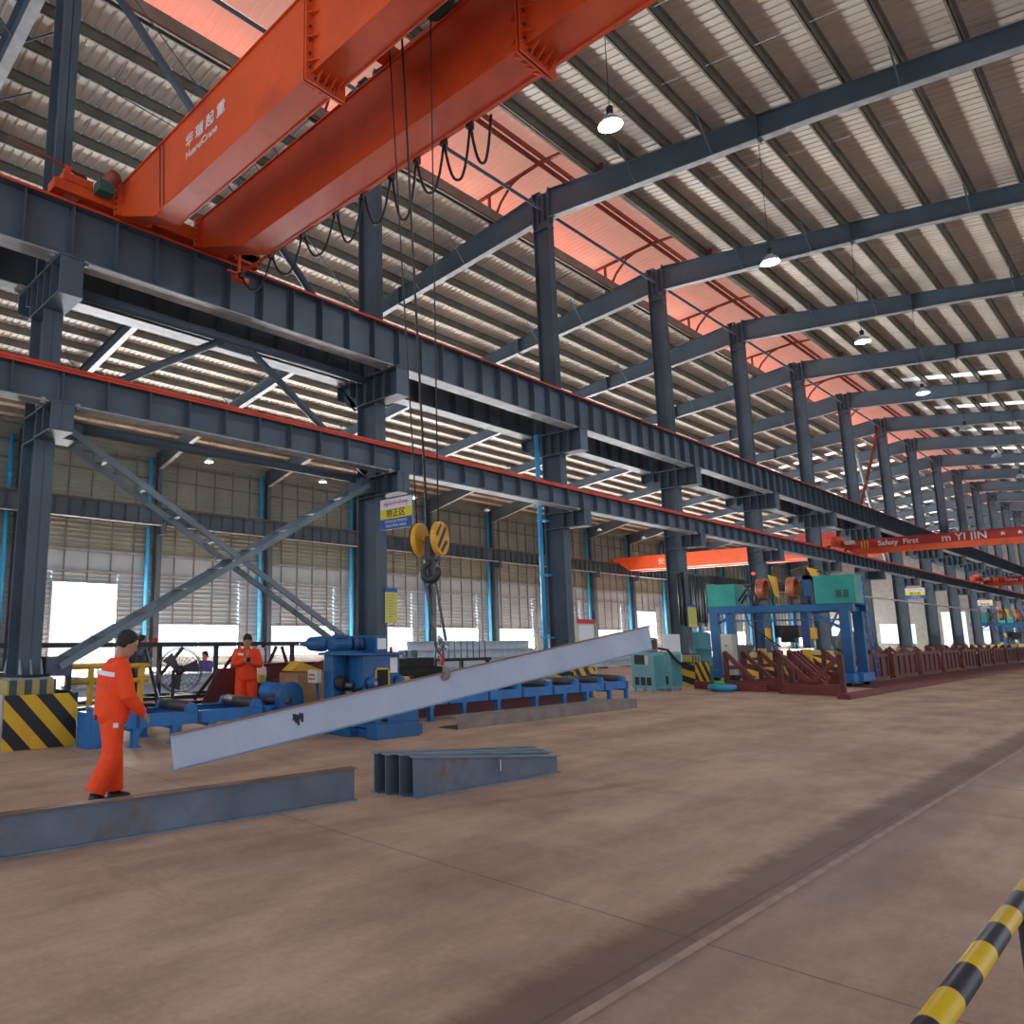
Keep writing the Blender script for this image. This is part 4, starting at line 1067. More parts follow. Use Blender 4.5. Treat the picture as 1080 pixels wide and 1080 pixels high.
for i, y in enumerate((24.9, 29.0)):
    pass
MB_ = MB(); MB_.box(-10.15, -10.05, 25., 33., .62, .74); tag(MB_.build('rack_rail', M['maroon_dk']), 'maroon rail linking the left line of rack frames', 'rail')
# maroon side panels running down the hall
pz = None
def side_panel(y0, L, label):
    r = thing('rack_side_panel', label, 'panel', (-6.72, y0, 0), 'maroon rack side panels')
    b = MB(); b.box(-6.74, -6.70, y0, y0+L, .05, 1.0); b.build('sheet', M['maroon_dk'], r)
    b = MB(); b.box(-6.71, -6.64, y0, y0+L, .90, 1.0); b.box(-6.71, -6.64, y0, y0+L, .05, .16)
    n = 4
    for i in range(n+1):
        Y = y0+(L-.08)*i/n; b.box(-6.71, -6.65, Y, Y+.08, .1, .95)
    b.build('frame', M['maroon'], r); return r
yy = 32.2; i = 0
prev = None
while yy < 92 and i < 14:
    lab = 'maroon framed side panel of the rack line, %s from the gantry' % ORD[i]
    if prev is None: prev = side_panel(yy, 3.5, lab); prev.location.x -= 1.68
    else:
        c = copy_tree(prev); c.location = (-8.40, yy, 0); c['label'] = lab
    yy += 4.3; i += 1
# disc and small things at the gantry foot
d_ = thing('turntable_disc', 'sky blue round disc lying in front of the maroon racks', 'disc', (-9.9, 24.0, 0))
MB().lathe((-9.9, 24.0, .06), (0, 0, 1), [(.30, -.06), (.30, .0), (.40, .02), (.40, .13), (.36, .15)], 30).build('disc', M['cyan_disc'], d_)
tag(MB().cbox((-9.95, 23.95, .255), .26, .16, .09).build('green_block', M['green_lamp'], bevel=.02), 'bright green block lying on the sky blue disc', 'block')
b = MB(); b.box(-11.0, -8.9, 24.55, 24.78, 0, .24)
tag(b.build('maroon_beam', M['maroon']), 'short maroon beam lying behind the sky blue disc', 'beam')

# ================================================================== things between conveyor and gantry
def weld_cabinet(y, label):
    r = thing('welding_cabinet', label, 'cabinet', (-11.35, y, 0), 'pale teal cabinets')
    b = MB(); b.box(-11.72, -11.0, y, y+.72, .10, 1.18); b.build('body', M['teal_pale'], r, bevel=.012)
    MB().box(-11.0, -10.992, y+.02, y+.70, .14, 1.1).build('side_panel', M['teal_dark'], r)
    for x in (-11.68, -11.08):
        for yy in (y+.03, y+.63): MB().box(x, x+.06, yy, yy+.06, 0, .10).build('foot', M['teal_pale'], r)
    g = MB()
    for i in range(3): g.box(-11.62+i*.19, -11.48+i*.19, y-.006, y, .20, .44)
    g.build('vent_grille', M['black'], r)
    MB().box(-11.60, -11.28, y-.006, y, .82, 1.10).build('meter_panel', M['black'], r)
    MB().box(-11.26, -11.16, y-.008, y, .80, 1.08).build('label_plate', M['cream'], r)
    text('5', .2, M['sign_red'], r, basis((.368, .36, .72), (0, 1, 0), (0, 0, 1)), .001, 'numeral')
    return r
weld_cabinet(21.95, 'pale teal welding power cabinet behind the raised end of the hanging beam, nearer of two')
weld_cabinet(23.05, 'pale teal welding power cabinet beside the striped guard, farther of two')
r = thing('wire_feeder', 'grey brown wire feed unit standing on the teal cabinets', 'machine', (-11.35, 22.3, 1.19))
MB().box(-11.6, -11.15, 22.05, 22.6, 1.185, 1.62).build('body', M['channel'], r, bevel=.02); MB().lathe((-11.15, 22.3, 1.42), (1, 0, 0), [(.14, 0), (.14, .06)], 18).build('reel', M['black'], r)
MB().tube([(-11.1, 22.55, 1.3), (-11.0, 22.9, 1.25), (-10.9, 23.3, .9), (-10.9, 23.7, .75)], .04, 6).build('hose', M['cable'], r)
# hanging cable curtain on the fourth column
r = thing('cable_curtain', 'curtain of dark cables hanging from a rail right of the fourth column', 'cables', (-12.0, 27.0, 1.98), None)
MB().box(-12.05, -11.95, 25.9, 28.3, 3.84, 3.92).build('rail', M['hoist_box'], r)
m = MB(); random.seed(5)
for i in range(34):
    y = 26.0+2.2*i/33; x = -12+random.uniform(-.09, .09); zl = 2.0+random.uniform(0, .18)
    m.tube([(x, y, 3.86), (x+random.uniform(-.03, .03), y+.02, 3.), (x, y+random.uniform(-.04, .04), zl)], .028, 5)
q = m.build('hanging_cable', M['black'], r); q['kind'] = 'stuff'
# panels and boxes near the third and fourth columns
def simple(name, label, cat, box, m_, bev=.01, parts=()):
    x0, x1, y0, y1, z0, z1 = box
    r = thing(name, label, cat, ((x0+x1)/2, (y0+y1)/2, z0)); MB().box(*box).build('body', M[m_], r, bevel=bev)
    for nm, bx, mm in parts: MB().box(*bx).build(nm, M[mm], r)
    return r
simple('electrical_cabinet', 'white cabinet with dark edge standing left of the third column', 'cabinet', (-13.0, -12.75, 18.9, 19.9, 0, 1.72), 'cream', parts=(('dark_edge', (-12.75, -12.74, 18.9, 18.96, .1, 1.7), 'black'), ('door', (-12.75, -12.742, 19.0, 19.85, .1, 1.66), 'white')))
simple('notice_cabinet', 'white panel with red top standing right of the third column', 'panel', (-12.62, -12.5, 20.3, 21.3, .0, 2.18), 'cream', parts=(('red_header', (-12.5, -12.49, 20.3, 21.3, 2.05, 2.18), 'sign_red'), ('printed_sheet', (-12.5, -12.493, 20.4, 21.2, .9, 2.0), 'white')))
simple('white_board', 'white board leaning right of the teal cabinets', 'board', (-11.95, -11.9, 24.55, 25.75, .85, 1.74), 'white', parts=(('leg', (-11.95, -11.9, 24.6, 24.65, 0, .85), 'black'), ('leg', (-11.95, -11.9, 25.65, 25.7, 0, .85), 'black')))
simple('control_cabinet', 'cream control cabinet under the left side of the blue gantry', 'cabinet', (-12.0, -11.6, 29.3, 29.7, .25, 1.75), 'cream', parts=(('indicator', (-11.85, -11.8, 29.29, 29.3, 1.3, 1.35), 'black'), ('foot', (-12, -11.6, 29.3, 29.7, 0, .25), 'black')))
r = thing('water_barrel', 'teal blue barrel behind the left leg of the blue gantry', 'barrel', (-12.35, 28.1, 0))
MB().lathe((-12.35, 28.1, 0), (0, 0, 1), [(.42, 0), (.45, .05), (.45, .6), (.47, .62), (.45, .64), (.45, 1.2), (.47, 1.22), (.45, 1.24), (.45, 1.75), (.40, 1.8)], 26).build('drum', M['teal_dark'], r)
MB().lathe((-12.35, 28.1, 1.8), (0, 0, 1), [(.38, 0), (.36, .03)], 20).build('lid', M['pipe_blue'], r)
def jug(loc, s, label, lime=False, tilt=0.):
    r = thing('plastic_jug', label, 'jug', loc, None); r.rotation_euler = (0, tilt, 0)
    x, y, z = 0, 0, 0
    b = MB(); b.sweep([(0, 0, 0), (0, 0, .02*s), (0, 0, .20*s), (0, 0, .25*s), (0, 0, .29*s)], [(.10*s, .08*s), (.12*s, .09*s), (.12*s, .09*s), (.08*s, .06*s), (.035*s, .035*s)], n=16)
    b.build('bottle', M['plastic'], r, local=True)
    MB().lathe((0, 0, .29*s), (0, 0, 1), [(.032*s, 0), (.032*s, .035*s)], 12).build('cap', M['plastic'], r, local=True)
    MB().tube([(.0, .03*s, .27*s), (.07*s, .04*s, .27*s), (.10*s, .03*s, .2*s)], .012*s, 6).build('handle', M['plastic'], r, local=True)
    if lime: MB().box(.05*s, .125*s, -.09*s, .0, .05*s, .15*s).build('lime_label', M['lime'], r, local=True)
    return r
jug((-11.85, 25.39, .80), 1.15, 'milky white plastic jug standing on the striped guard of the fourth column')
# far yellow striped legs behind gantry
for i, (x, y) in enumerate(((-12.9, 34.6), (-12.9, 36.5))):
    pass
# ================================================================== behind the conveyor, left side bay
# black rack with top rail
rk = thing('black_steel_rack', 'long black steel rack with a high top rail behind the left conveyor', 'rack', (-14.0, 7.5, 0))
MB().box(-14.04, -13.96, 1.5, 11.6, 1.44, 1.53).build('top_rail', M['black'], rk)
for y in (7.22, 8.55, 9.75, 10.6): MB().box(-14.04, -13.96, y-.04, y+.04, 0, 1.46).build('post', M['black'], rk)
for a, c in (((-14, 8.62, .80), (-14, 9.15, 1.42)), ((-14, 7.28, .9), (-14, 7.75, 1.42)), ((-14, 9.8, .8), (-14, 10.15, 1.42)), ((-14, 10.55, .8), (-14, 10.3, 1.42)), ((-14, 8.5, .85), (-14, 8.05, .35)), ((-14.2, 7.0, .1), (-13.9, 6.5, 1.4)), ((-13.7, 7.2, .05), (-14, 6.9, 1.4)), ((-14, 6.7, 1.45), (-14, 6.55, .6))):
    MB().bar(a, c, .05, .06).build('diagonal', M['black'], rk)
for z in (.30, .42): MB().box(-14.06, -13.94, 4.2, 9.0, z-.04, z+.03).build('lower_rail', M['black'], rk)
for y in (6.2, 6.6, 7.0, 7.6, 8.0): MB().bar((-14.0, y, .32), (-13.6, y-.25, .02), .04, .04).build('foot_strut', M['black'], rk)
# pedestal fan
fn = thing('pedestal_fan', 'large black caged pedestal fan behind the left conveyor', 'fan', (-13.5, 7.25, 0))
FC = Vector((-13.5, 7.42, .98)); fax = Vector((.8, -.6, 0)).normalized()
MB().tube([(-13.5, 7.28, 0), (-13.5, 7.28, 1.0)], .035, 10).build('pole', M['black'], fn)
MB().lathe((-13.5, 7.28, 0), (0, 0, 1), [(.28, 0), (.28, .03), (.05, .07)], 24).build('base', M['black'], fn)
MB().lathe(FC-fax*.16, fax, [(.05, 0), (.09, .02), (.09, .2), (.05, .22)], 18).build('motor_hub', M['black'], fn)
cg = MB()
for o, R_ in ((-.06, .42), (.06, .42), (0, .45)): cg.ring(FC+fax*o, fax, R_, .008, 40, 5)
for R_ in (.12, .2, .28, .36): cg.ring(FC+fax*.09*(1-R_/.5), fax, R_, .004, 36, 4)
x_, y_, z_ = frame(fax)
for i in range(24):
    a = 2*PI*i/24; cg.tube([FC+fax*.09+(x_*math.cos(a)+y_*math.sin(a))*.09, FC+fax*.06+(x_*math.cos(a)+y_*math.sin(a))*.42], .004, 4)
cg.build('cage', M['mesh_grey'], fn)
bl = MB()
for i in range(3):
    a = 2*PI*i/3+.3; u = x_*math.cos(a)+y_*math.sin(a); v = x_*-math.sin(a)+y_*math.cos(a)
    c0 = FC-fax*.02
    bl.prism([c0+u*.06-v*.05, c0+u*.36-v*.14-fax*.02, c0+u*.38+v*.10+fax*.03, c0+u*.07+v*.06+fax*.02], tuple(fax*.006))
bl.build('blade', M['mesh_grey'], fn)
# maroon plates
b = MB(); b.prism([(-12.95, 7.62, .35), (-12.95, 8.30, .35), (-12.95, 8.42, 1.02), (-12.95, 7.98, 1.02)], (-.05, 0, .0))
b.box(-13.05, -12.9, 7.65, 7.75, 0, .36); b.box(-13.05, -12.9, 8.2, 8.3, 0, .36)
tag(b.build('maroon_plate', M['maroon_dk']), 'dark maroon slanted plate standing left of the second worker', 'plate')
ms = thing('maroon_beam_pile', 'pile of maroon primed beams behind the second worker and the machine', 'beam pile', (-14.0, 10.0, 0))
for i, (y0, y1, x, z) in enumerate(((8.7, 12.6, -13.6, .0), (8.8, 12.7, -13.62, .36), (9.1, 12.6, -13.6, .72), (8.9, 12.5, -14.1, .36), (8.6, 12.6, -14.15, .0))):
    MB().ibeam((x, y0, z+.18), (x, y1, z+.18), .35, .32).build('maroon_beam', M['maroon'], ms)
MB().bar((-13.35, 8.75, .35), (-13.32, 11.2, 1.0), .05, .34).build('leaning_beam', M['maroon'], ms)
jug((-13.62, 9.42, 1.09), 1.15, 'milky plastic jug standing on top of the maroon beam pile')
jug((-12.9, 8.95, .72), 1.15, 'milky plastic jug with lime label beside the second worker', True, .15)
simple('jug_stand', 'small dark stand under the jug with the lime label', 'stand', (-13.02, -12.78, 8.82, 9.08, 0, .71), 'maroon_dk')
simple('wooden_crate', 'small wooden crate with a yellow sheet on it, left of the blue machine', 'crate', (-12.3, -11.7, 9.0, 9.9, 0, .93), 'wood')
tag(MB().prism([(-11.8, 8.9, .98), (-11.8, 9.15, 1.16), (-11.8, 9.75, .96)], (-.3, 0, 0)).build('yellow_sheet', M['yellow']), 'folded yellow sheet lying on the wooden crate', 'sheet')
# yellow frame behind the first worker
yf = thing('barrier_railing', 'yellow tubular railing behind the first worker', 'railing', (-12.9, 5.7, 0))
for z in (1.12, .86): MB().tube([(-12.9, 4.9, z), (-12.9, 6.45, z)], .045, 8).build('rail', M['yellow'], yf)
for y in (4.95, 5.35, 6.3): MB().box(-12.95, -12.85, y-.04, y+.04, .0, 1.15).build('post', M['yellow'] if y > 5.2 else M['black'], yf)
# steel stock in the side bay
def stock(x, y0, y1, n, m_, label, grp, h=.3, w=.3, z0=.12, tiers=1):
    for t in range(tiers):
        for i in range(n-t):
            a = (x-i*(w+.06)-t*.2, y0+.15*((i*5+t) % 3), z0+h/2+t*(h+.01)); c = (a[0], y1-.2*((i*3+t) % 4), a[2])
            where = ('%s from the aisle, %s tier' % (ORD[i], ('bottom', 'second', 'third', 'fourth', 'fifth')[t]))
            r = thing('stacked_beam', '%s, %s' % (label, where), 'beam', (a[0], (a[1]+c[1])/2, a[2]-h/2), grp)
            MB().ibeam(a, c, h, w, .012, .016).build('section', M[m_], r)
    for nm, yy in (('near', y0+1), ('middle', (y0+y1)/2), ('far', y1-1)):
        tag(MB().box(x-(n-1)*(w+.06)-.2, x+.2, yy-.06, yy+.06, 0, z0-.005).build('timber_bearer', M['black']), '%s dark bearer under the %s' % (nm, label.split(' beam ')[-1].split(' bar ')[-1].replace('in the ', '')), 'bearer', 'bearers under the steel stacks')
stock(-19.3, 20.6, 28.9, 5, 'white_steel', 'pale beam in the tall stack right of the hanging chain', 'pale beams stacked by the side bay', .33, .30, .12, 4)
stock(-16.6, 15.8, 19.2, 4, 'black', 'dark bar in the low stack behind the hanging chain', 'dark bars behind the chain', .28, .26, .1, 3)
stock(-24.5, 12.8, 21.5, 5, 'white_steel', 'pale beam in the low stack behind the second worker', 'pale beams behind the workers', .26, .3, .1, 1)
stock(-19.2, 7.6, 12.6, 4, 'white_steel', 'pale beam in the low stack behind the fan', 'pale beams behind the fan', .24, .3, .1, 2)
stock(-21., 32., 41., 4, 'white_steel', 'grey beam in the stack beyond the third column', 'grey beams beyond the third column', .3, .3, .1, 3)
stock(-18., 45., 54., 4, 'channel', 'brown grey beam in the stack behind the gantry', 'brown grey beams behind the gantry', .35, .35, .1, 3)
stock(-16., 58., 68., 4, 'channel', 'grey beam in the stack behind the far racks', 'grey beams behind the far racks', .4, .4, .1, 4)
# pin rack
pr = thing('pin_rack', 'row of thin upright steel pins beside the hanging chain', 'rack', (-17.5, 19.6, 0))
MB().box(-17.6, -17.4, 19.3, 22.4, .8, .9).build('beam', M['black'], pr)
for y in (19.4, 20.8, 22.3): MB().box(-17.56, -17.44, y-.05, y+.05, 0, .8).build('leg', M['black'], pr)
for i in range(9): MB().tube([(-17.5, 19.45+i*.34, .9), (-17.5, 19.45+i*.34, 1.5)], .018, 5).build('pin', M['black'], pr)

# ================================================================== distant cranes
def far_crane(Y, label, grp, texts=True):
    r = thing('bridge_crane', label, 'crane', (-11.4, Y, 5.89), grp)
    b = MB(); b.prism([(-11.15, Y, 6.22), (-11.15, Y, 5.98), (-10.6, Y, 5.60), (12.6, Y, 5.60), (12.6, Y, 6.25), (-10.8, Y, 6.25)], (0, .35, 0))
    b.box(-11.15, 12.6, Y-.05, Y+.39, 6.25, 6.27)
    g = b.build('girder', M['crane_far'], r)
    MB().box(-10.7, 12.6, Y-.16, Y+.0, 5.56, 5.84).build('lower_chord', M['crane'], g)
    b = MB(); b.box(-11.55, -11.25, Y-1.3, Y+1.6, 5.98, 6.28); b.box(-11.5, -11.12, Y-.2, Y+.6, 6.0, 6.5); b.build('end_carriage', M['crane'], r)
    for y in (Y-1.1, Y+1.4): MB().lathe((-11.45, y, 6.02), (1, 0, 0), [(.13, 0), (.13, .1)], 14).build('wheel', M['black'], r)
    MB().lathe((-11.0, Y-.2, 6.15), (1, 0, 0), [(.1, 0), (.1, .45)], 12).build('drive_motor', M['cream'], r)
    for dx in (0, .12, .24): MB().box(-10.35+dx, -10.30+dx, Y-.012, Y-.004, 5.86, 6.22).build('hazard_stripe', M['yellow'], g)
    text('Safety  First', .33, M['letter'], g, basis((2.5, -.008, .14), (1, 0, 0), (0, 0, 1)), .002, 'lettering', offset=.006)
    text('m YI JIN', .46, M['letter'], g, basis((4.9, -.008, .15), (1, 0, 0), (0, 0, 1)), .002, 'lettering', offset=.006)
    text('★', .26, M['letter'], g, basis((6.2, -.008, .15), (1, 0, 0), (0, 0, 1)), .002, 'lettering')
    text('★', .26, M['letter'], g, basis((6.75, -.008, .15), (1, 0, 0), (0, 0, 1)), .002, 'lettering')
    return r
far_crane(42.0, 'red single girder crane with Safety First lettering on the lower runway, nearer of two', 'red cranes on the lower runway')
far_crane(76.0, 'red single girder crane on the lower runway at the right edge, farther of two', 'red cranes on the lower runway')
nc = thing('bridge_crane', 'bright orange red crane spanning the side bay behind the main columns', 'crane', (-36.9, 68, 8.7))
b = MB(); b.prism([(-36.9, 68, 8.75), (-35.9, 68, 8.0), (-13.9, 68, 8.0), (-12.9, 68, 8.75), (-12.9, 68, 9.25), (-36.9, 68, 9.25)], (0, .5, 0)); b.box(-36.9, -12.9, 67.94, 68.56, 9.25, 9.28)
g = b.build('girder', M['crane'], nc)
b = MB(); b.prism([(-36.9, 70, 8.75), (-35.9, 70, 8.0), (-13.9, 70, 8.0), (-12.9, 70, 8.75), (-12.9, 70, 9.25), (-36.9, 70, 9.25)], (0, .5, 0)); b.build('girder', M['crane'], nc)
for x in (-36.95, -12.92): MB().box(x-.17, x+.17, 66.8, 71.7, 8.76, 9.1).build('end_carriage', M['crane'], nc)
MB().box(-21, -17, 67.4, 70.9, 9.3, 9.9).build('trolley', M['crane_far'], nc)
text('10 TON', .8, M['letter'], g, basis((36.9-19.6, -.01, 8.62-8.7), (1, 0, 0), (0, 0, 1)), .002, 'lettering', offset=.01)
text('安全第一', .6, M['letter'], g, basis((36.9-31.8, -.01, 8.62-8.7), (1, 0, 0), (0, 0, 1)), .002, 'lettering')

tag(MB().tube([(-11.0, 41, 3.66), (-11.0, 72, 3.64)], .045, 8).build('conduit', M['cream']), 'thin pale conduit running along the columns beyond the blue gantry', 'conduit')
# ================================================================== striped guard rail near the camera
gr = thing('guard_rail', 'yellow and black striped pipe rail at the lower right corner', 'rail', (-.385, 2.592, 0))
MB().tube([(-.385, .4, 1.0), (-.385, 4.6, 1.0)], .022, 20).build('striped_pipe', M['striped_rail'], gr)
for y in (.5, 2.55, 4.5): 
    MB().tube([(-.385+.01, y, 0), (-.385+.01, y, .985)], .018, 12).build('post', M['black'], gr)
    MB().box(-.45, -.28, y-.08, y+.08, 0, .012).build('foot_plate', M['black'], gr)

# ================================================================== people
def person(label, loc, rz, P, s=1., suit=True, group=None, cloth='suit', legcloth='suit', seated=False):
    """P: joint positions in local metres, facing +Y, X to the person's right"""
    V = lambda k: Vector(P[k])*s
    r = thing('person', label, 'person', loc, group, rz)
    # ---- body: head, neck, hands and the parts inside the clothes as one surface
    b = MB(); hd = V('head'); nk = V('neck'); fd = Vector(P.get('look', (0, .95, -.3))).normalized(); u = (Vector((0, 0, 1))-fd*fd.z).normalized(); rt = fd.cross(u)
    c = hd
    prof = [(-.115, .030, .035, .040), (-.10, .045, .055, .025), (-.07, .058, .078, .010), (-.03, .068, .090, .0), (.02, .075, .098, -.004), (.06, .073, .095, -.008), (.09, .060, .080, -.012), (.115, .035, .050, -.014), (.122, .012, .02, -.014)]
    vs = []; n = 18
    for (h, rx, ry, off) in prof:
        h *= 1.08; rx *= 1.10; ry *= 1.08
        for k in range(n):
            a = 2*PI*k/n; vs.append(c+(u*h+rt*rx*math.cos(a)+fd*(ry*math.sin(a)+off))*s)
    fs = [(i*n+k, i*n+(k+1) % n, (i+1)*n+(k+1) % n, (i+1)*n+k) for i in range(len(prof)-1) for k in range(n)]
    fs.append(tuple(range(n))[::-1]); fs.append(tuple(range((len(prof)-1)*n, len(prof)*n)))
    b.add(vs, fs, True)
    F_ = lambda x, y, z: c+(rt*x+fd*y+u*z)*s
    b.sweep([F_(0, .085, .028), F_(0, .105, .0), F_(0, .118, -.022), F_(0, .095, -.034)], [(.009*s, .012*s), (.011*s, .012*s), (.017*s, .012*s), (.012*s, .008*s)], up=tuple(fd), n=8)
    b.sweep([F_(-.026, .092, -.058), F_(0, .100, -.056), F_(.026, .092, -.058)], [(.006*s, .006*s), (.010*s, .009*s), (.006*s, .006*s)], n=8)
    b.sweep([F_(-.04, .088, .034), F_(0, .097, .036), F_(.04, .088, .034)], [(.008*s,)*2, (.009*s,)*2, (.008*s,)*2], n=8)
    for sx in (-1, 1): b.sweep([F_(sx*.072, .002, -.035), F_(sx*.082, -.004, -.005), F_(sx*.078, -.006, .025)], [(.008*s, .012*s), (.011*s, .019*s), (.008*s, .014*s)], up=tuple(fd), n=8)
    b.sweep([nk-Vector((0, 0, .05))*s, nk, c-u*.07*s-fd*.015*s], [(.075*s, .065*s), (.055*s, .057*s), (.052*s, .055*s)], n=14)
    b.sweep([V('chest'), nk-Vector((0, 0, .05))*s], [(.13*s, .09*s), (.08*s, .06*s)], n=14)
    b.sweep([V('hip'), V('waist'), V('chest')], [(.13*s, .09*s), (.12*s, .08*s), (.14*s, .09*s)], n=14)
    for sd in ('R', 'L'):
        sh, el, wr, ha = V('sh'+sd), V('el'+sd), V('wr'+sd), V('ha'+sd)
        b.sweep([V('chest'), sh, el, wr], [(.05*s, .05*s), (.045*s, .045*s), (.036*s, .036*s), (.024*s, .028*s)], n=10)
        hv = (ha-wr); L = hv.length; hz = hv.normalized(); pn = Vector(P.get('palm'+sd, (1 if sd == 'L' else -1, 0, 0))); pn = (pn-hz*pn.dot(hz)).normalized(); wx = hz.cross(pn)
        kn = wr+hz*L
        b.sweep([wr, wr+hz*L*.4, kn], [(.022*s, .026*s), (.015*s, .038*s), (.013*s, .042*s)], up=tuple(wx), n=10)
        cv = P.get('curl'+sd, .5)
        for j, fl_ in enumerate((.070, .080, .075, .060)):
            o = kn+wx*(.030-.020*j)*s-hz*.012*s; pts = [o]; dirv = hz.copy()
            for q_ in range(3):
                ang = cv*(.55+.25*q_); dirv = (dirv*math.cos(ang)+pn*math.sin(ang)).normalized(); o = o+dirv*fl_*(.45, .32, .23)[q_]*s; pts.append(o)
            b.tube(pts, [.0098*s, .0092*s, .0085*s, .0070*s], 8)
        tq = wr+hz*L*.25+wx*.028*s; t1 = tq+(hz*.5+wx*.75+pn*.35).normalized()*.038*s; t2 = t1+(hz*.8+wx*.2+pn*.55).normalized()*.030*s; t3 = t2+(hz*.8-wx*.1+pn*.6).normalized()*.022*s
        b.tube([tq, t1, t2, t3], [.013*s, .0115*s, .010*s, .0075*s], 8)
    for sd in ('R', 'L'):
        b.sweep([V('hip'), V('hj'+sd), V('kn'+sd), V('an'+sd)], [(.07*s,)*2, (.07*s,)*2, (.045*s,)*2, (.032*s,)*2], n=10)
    b.build('body', M['skin'], r, local=True, remesh=.0065*s, smooth=2)
    # eyes and brows
    for sx in (-1, 1):
        MB().lathe(F_(sx*.030, .082, .012), tuple(fd), [(.010*s, -.004*s), (.009*s, .004*s), (.004*s, .007*s)], 10).build('eye', M['hair'], r, local=True)
    # ---- hair
    h = MB(); hp = [(-.045, .066, .050, -.052), (.0, .081, .085, -.026), (.045, .084, .104, -.010), (.085, .076, .098, -.008), (.115, .058, .078, -.012), (.138, .026, .038, -.014)]
    vs = []
    for (hh, rx, ry, off) in hp:
        hh *= 1.08; rx *= 1.13; ry *= 1.10
        for k in range(n):
            a = 2*PI*k/n; jt = 1+.03*math.sin(5*a+hh*90)
            yy = ry*math.sin(a)*jt+off
            yy = min(yy, .074+.10*max(0, hh-.045))
            if hh < .05 and math.sin(a) > 0: yy = min(yy, .0+.9*max(0, hh))
            vs.append(c+(u*hh+rt*rx*jt*math.cos(a)+fd*yy)*s)
    fs = [(i*n+k, i*n+(k+1) % n, (i+1)*n+(k+1) % n, (i+1)*n+k) for i in range(len(hp)-1) for k in range(n)]
    fs.append(tuple(range(n))[::-1]); fs.append(tuple(range((len(hp)-1)*n, len(hp)*n)))
    h.add(vs, fs, True); h.build('hair', M['hair'], r, local=True)
    # ---- jacket
    j = MB()
    wa, ch, hp_ = V('waist'), V('chest'), V('hip')
    up = (0, 0, 1)
    jl = P.get('hem', -.14)
    j.sweep([hp_+Vector((0, 0, jl))*s, hp_+Vector((0, 0, jl+.05))*s, wa, ch, ch+(nk-ch)*.55, nk-Vector((0, 0, .035))*s],
            [(.190*s, .160*s), (.212*s, .180*s), (.212*s, .180*s), (.220*s, .168*s), (.180*s, .130*s), (.085*s, .082*s)], up=(0, 1, 0), n=22)
    for sd in ('R', 'L'):
        sh, el, wr = V('sh'+sd), V('el'+sd), V('wr'+sd)
        cf = wr+(el-wr)*.06
        mid1 = sh.lerp(el, .5); mid2 = el.lerp(wr, .5)
        j.sweep([ch.lerp(sh, .55)+Vector((0, 0, .05))*s, sh, mid1, el, mid2, cf], [(.092*s, .095*s), (.090*s, .092*s), (.082*s, .086*s), (.076*s, .080*s), (.068*s, .070*s), (.050*s, .053*s)], n=14)
    j.build('jacket', M[cloth], r, local=True, remesh=.011*s, smooth=3)
    MB().sweep([nk-Vector((0, 0, .05))*s, nk+Vector((0, -.008, .012))*s], [(.088*s, .082*s), (.070*s, .070*s)], up=(0, 1, 0), n=18).build('collar', M[cloth], r, local=True)
    # ---- trousers
    t = MB()
    t.sweep([hp_+Vector((0, 0, .05))*s, hp_, hp_+Vector((0, 0, -.09))*s], [(.16*s, .14*s), (.18*s, .155*s), (.175*s, .15*s)], up=(0, 1, 0), n=20)
    for sd in ('R', 'L'):
        a_, k_, an = V('hj'+sd), V('kn'+sd), V('an'+sd)
        t.sweep([hp_.lerp(a_, .6), a_, a_.lerp(k_, .5), k_, k_.lerp(an, .5), an+(k_-an)*.04], [(.11*s, .13*s), (.112*s, .13*s), (.104*s, .120*s), (.098*s, .110*s), (.098*s, .108*s), (.100*s, .110*s)], up=(1, 0, 0), n=16)
    t.build('trousers', M[legcloth], r, local=True, remesh=.011*s, smooth=3)
    for sd in ('R', 'L'):
        an, to = V('an'+sd), V('toe'+sd); dv = (to-an)
        hl = an-dv.normalized()*.05*s
        hl.z = min(an.z, to.z)+abs(an.z-to.z)*.85-.04*s if an.z > to.z+.09*s else max(.03*s, an.z-.05*s)
        MB().sweep([hl-dv.normalized()*.01, hl.lerp(to, .25), hl.lerp(to, .6), to, to+dv.normalized()*.015], [(.045*s, .055*s), (.052*s, .062*s), (.055*s, .050*s), (.048*s, .034*s), (.03*s, .02*s)], up=(0, 0, 1), n=14).build('shoe', M['shoe'], r, local=True)
    return r, V, F_
# first worker : walking, seen from behind on his right side, hand reaching forward
P1 = dict(head=(.01, .11, 1.565), neck=(0, .045, 1.43), look=(.0, .90, -.38), chest=(0, .0, 1.24), waist=(0, .0, 1.02), hip=(0, -.01, .90),
          shR=(.185, .02, 1.345), elR=(.245, .085, 1.06), wrR=(.175, .265, .865), haR=(.155, .325, .815), shL=(-.185, .03, 1.345), elL=(-.23, .12, 1.08), wrL=(-.10, .29, .90), haL=(-.03, .33, .85),
          hjR=(.09, -.01, .84), knR=(.11, .03, .46), anR=(.11, .04, .09), toeR=(.13, .20, .035),
          hjL=(-.09, -.01, .84), knL=(-.10, .0, .47), anL=(-.10, -.26, .15), toeL=(-.10, -.12, .035),
          palmR=(-.6, -.2, -.5), palmL=(.5, 0, -.5), curlR=.55, curlL=.6, hem=-.10)
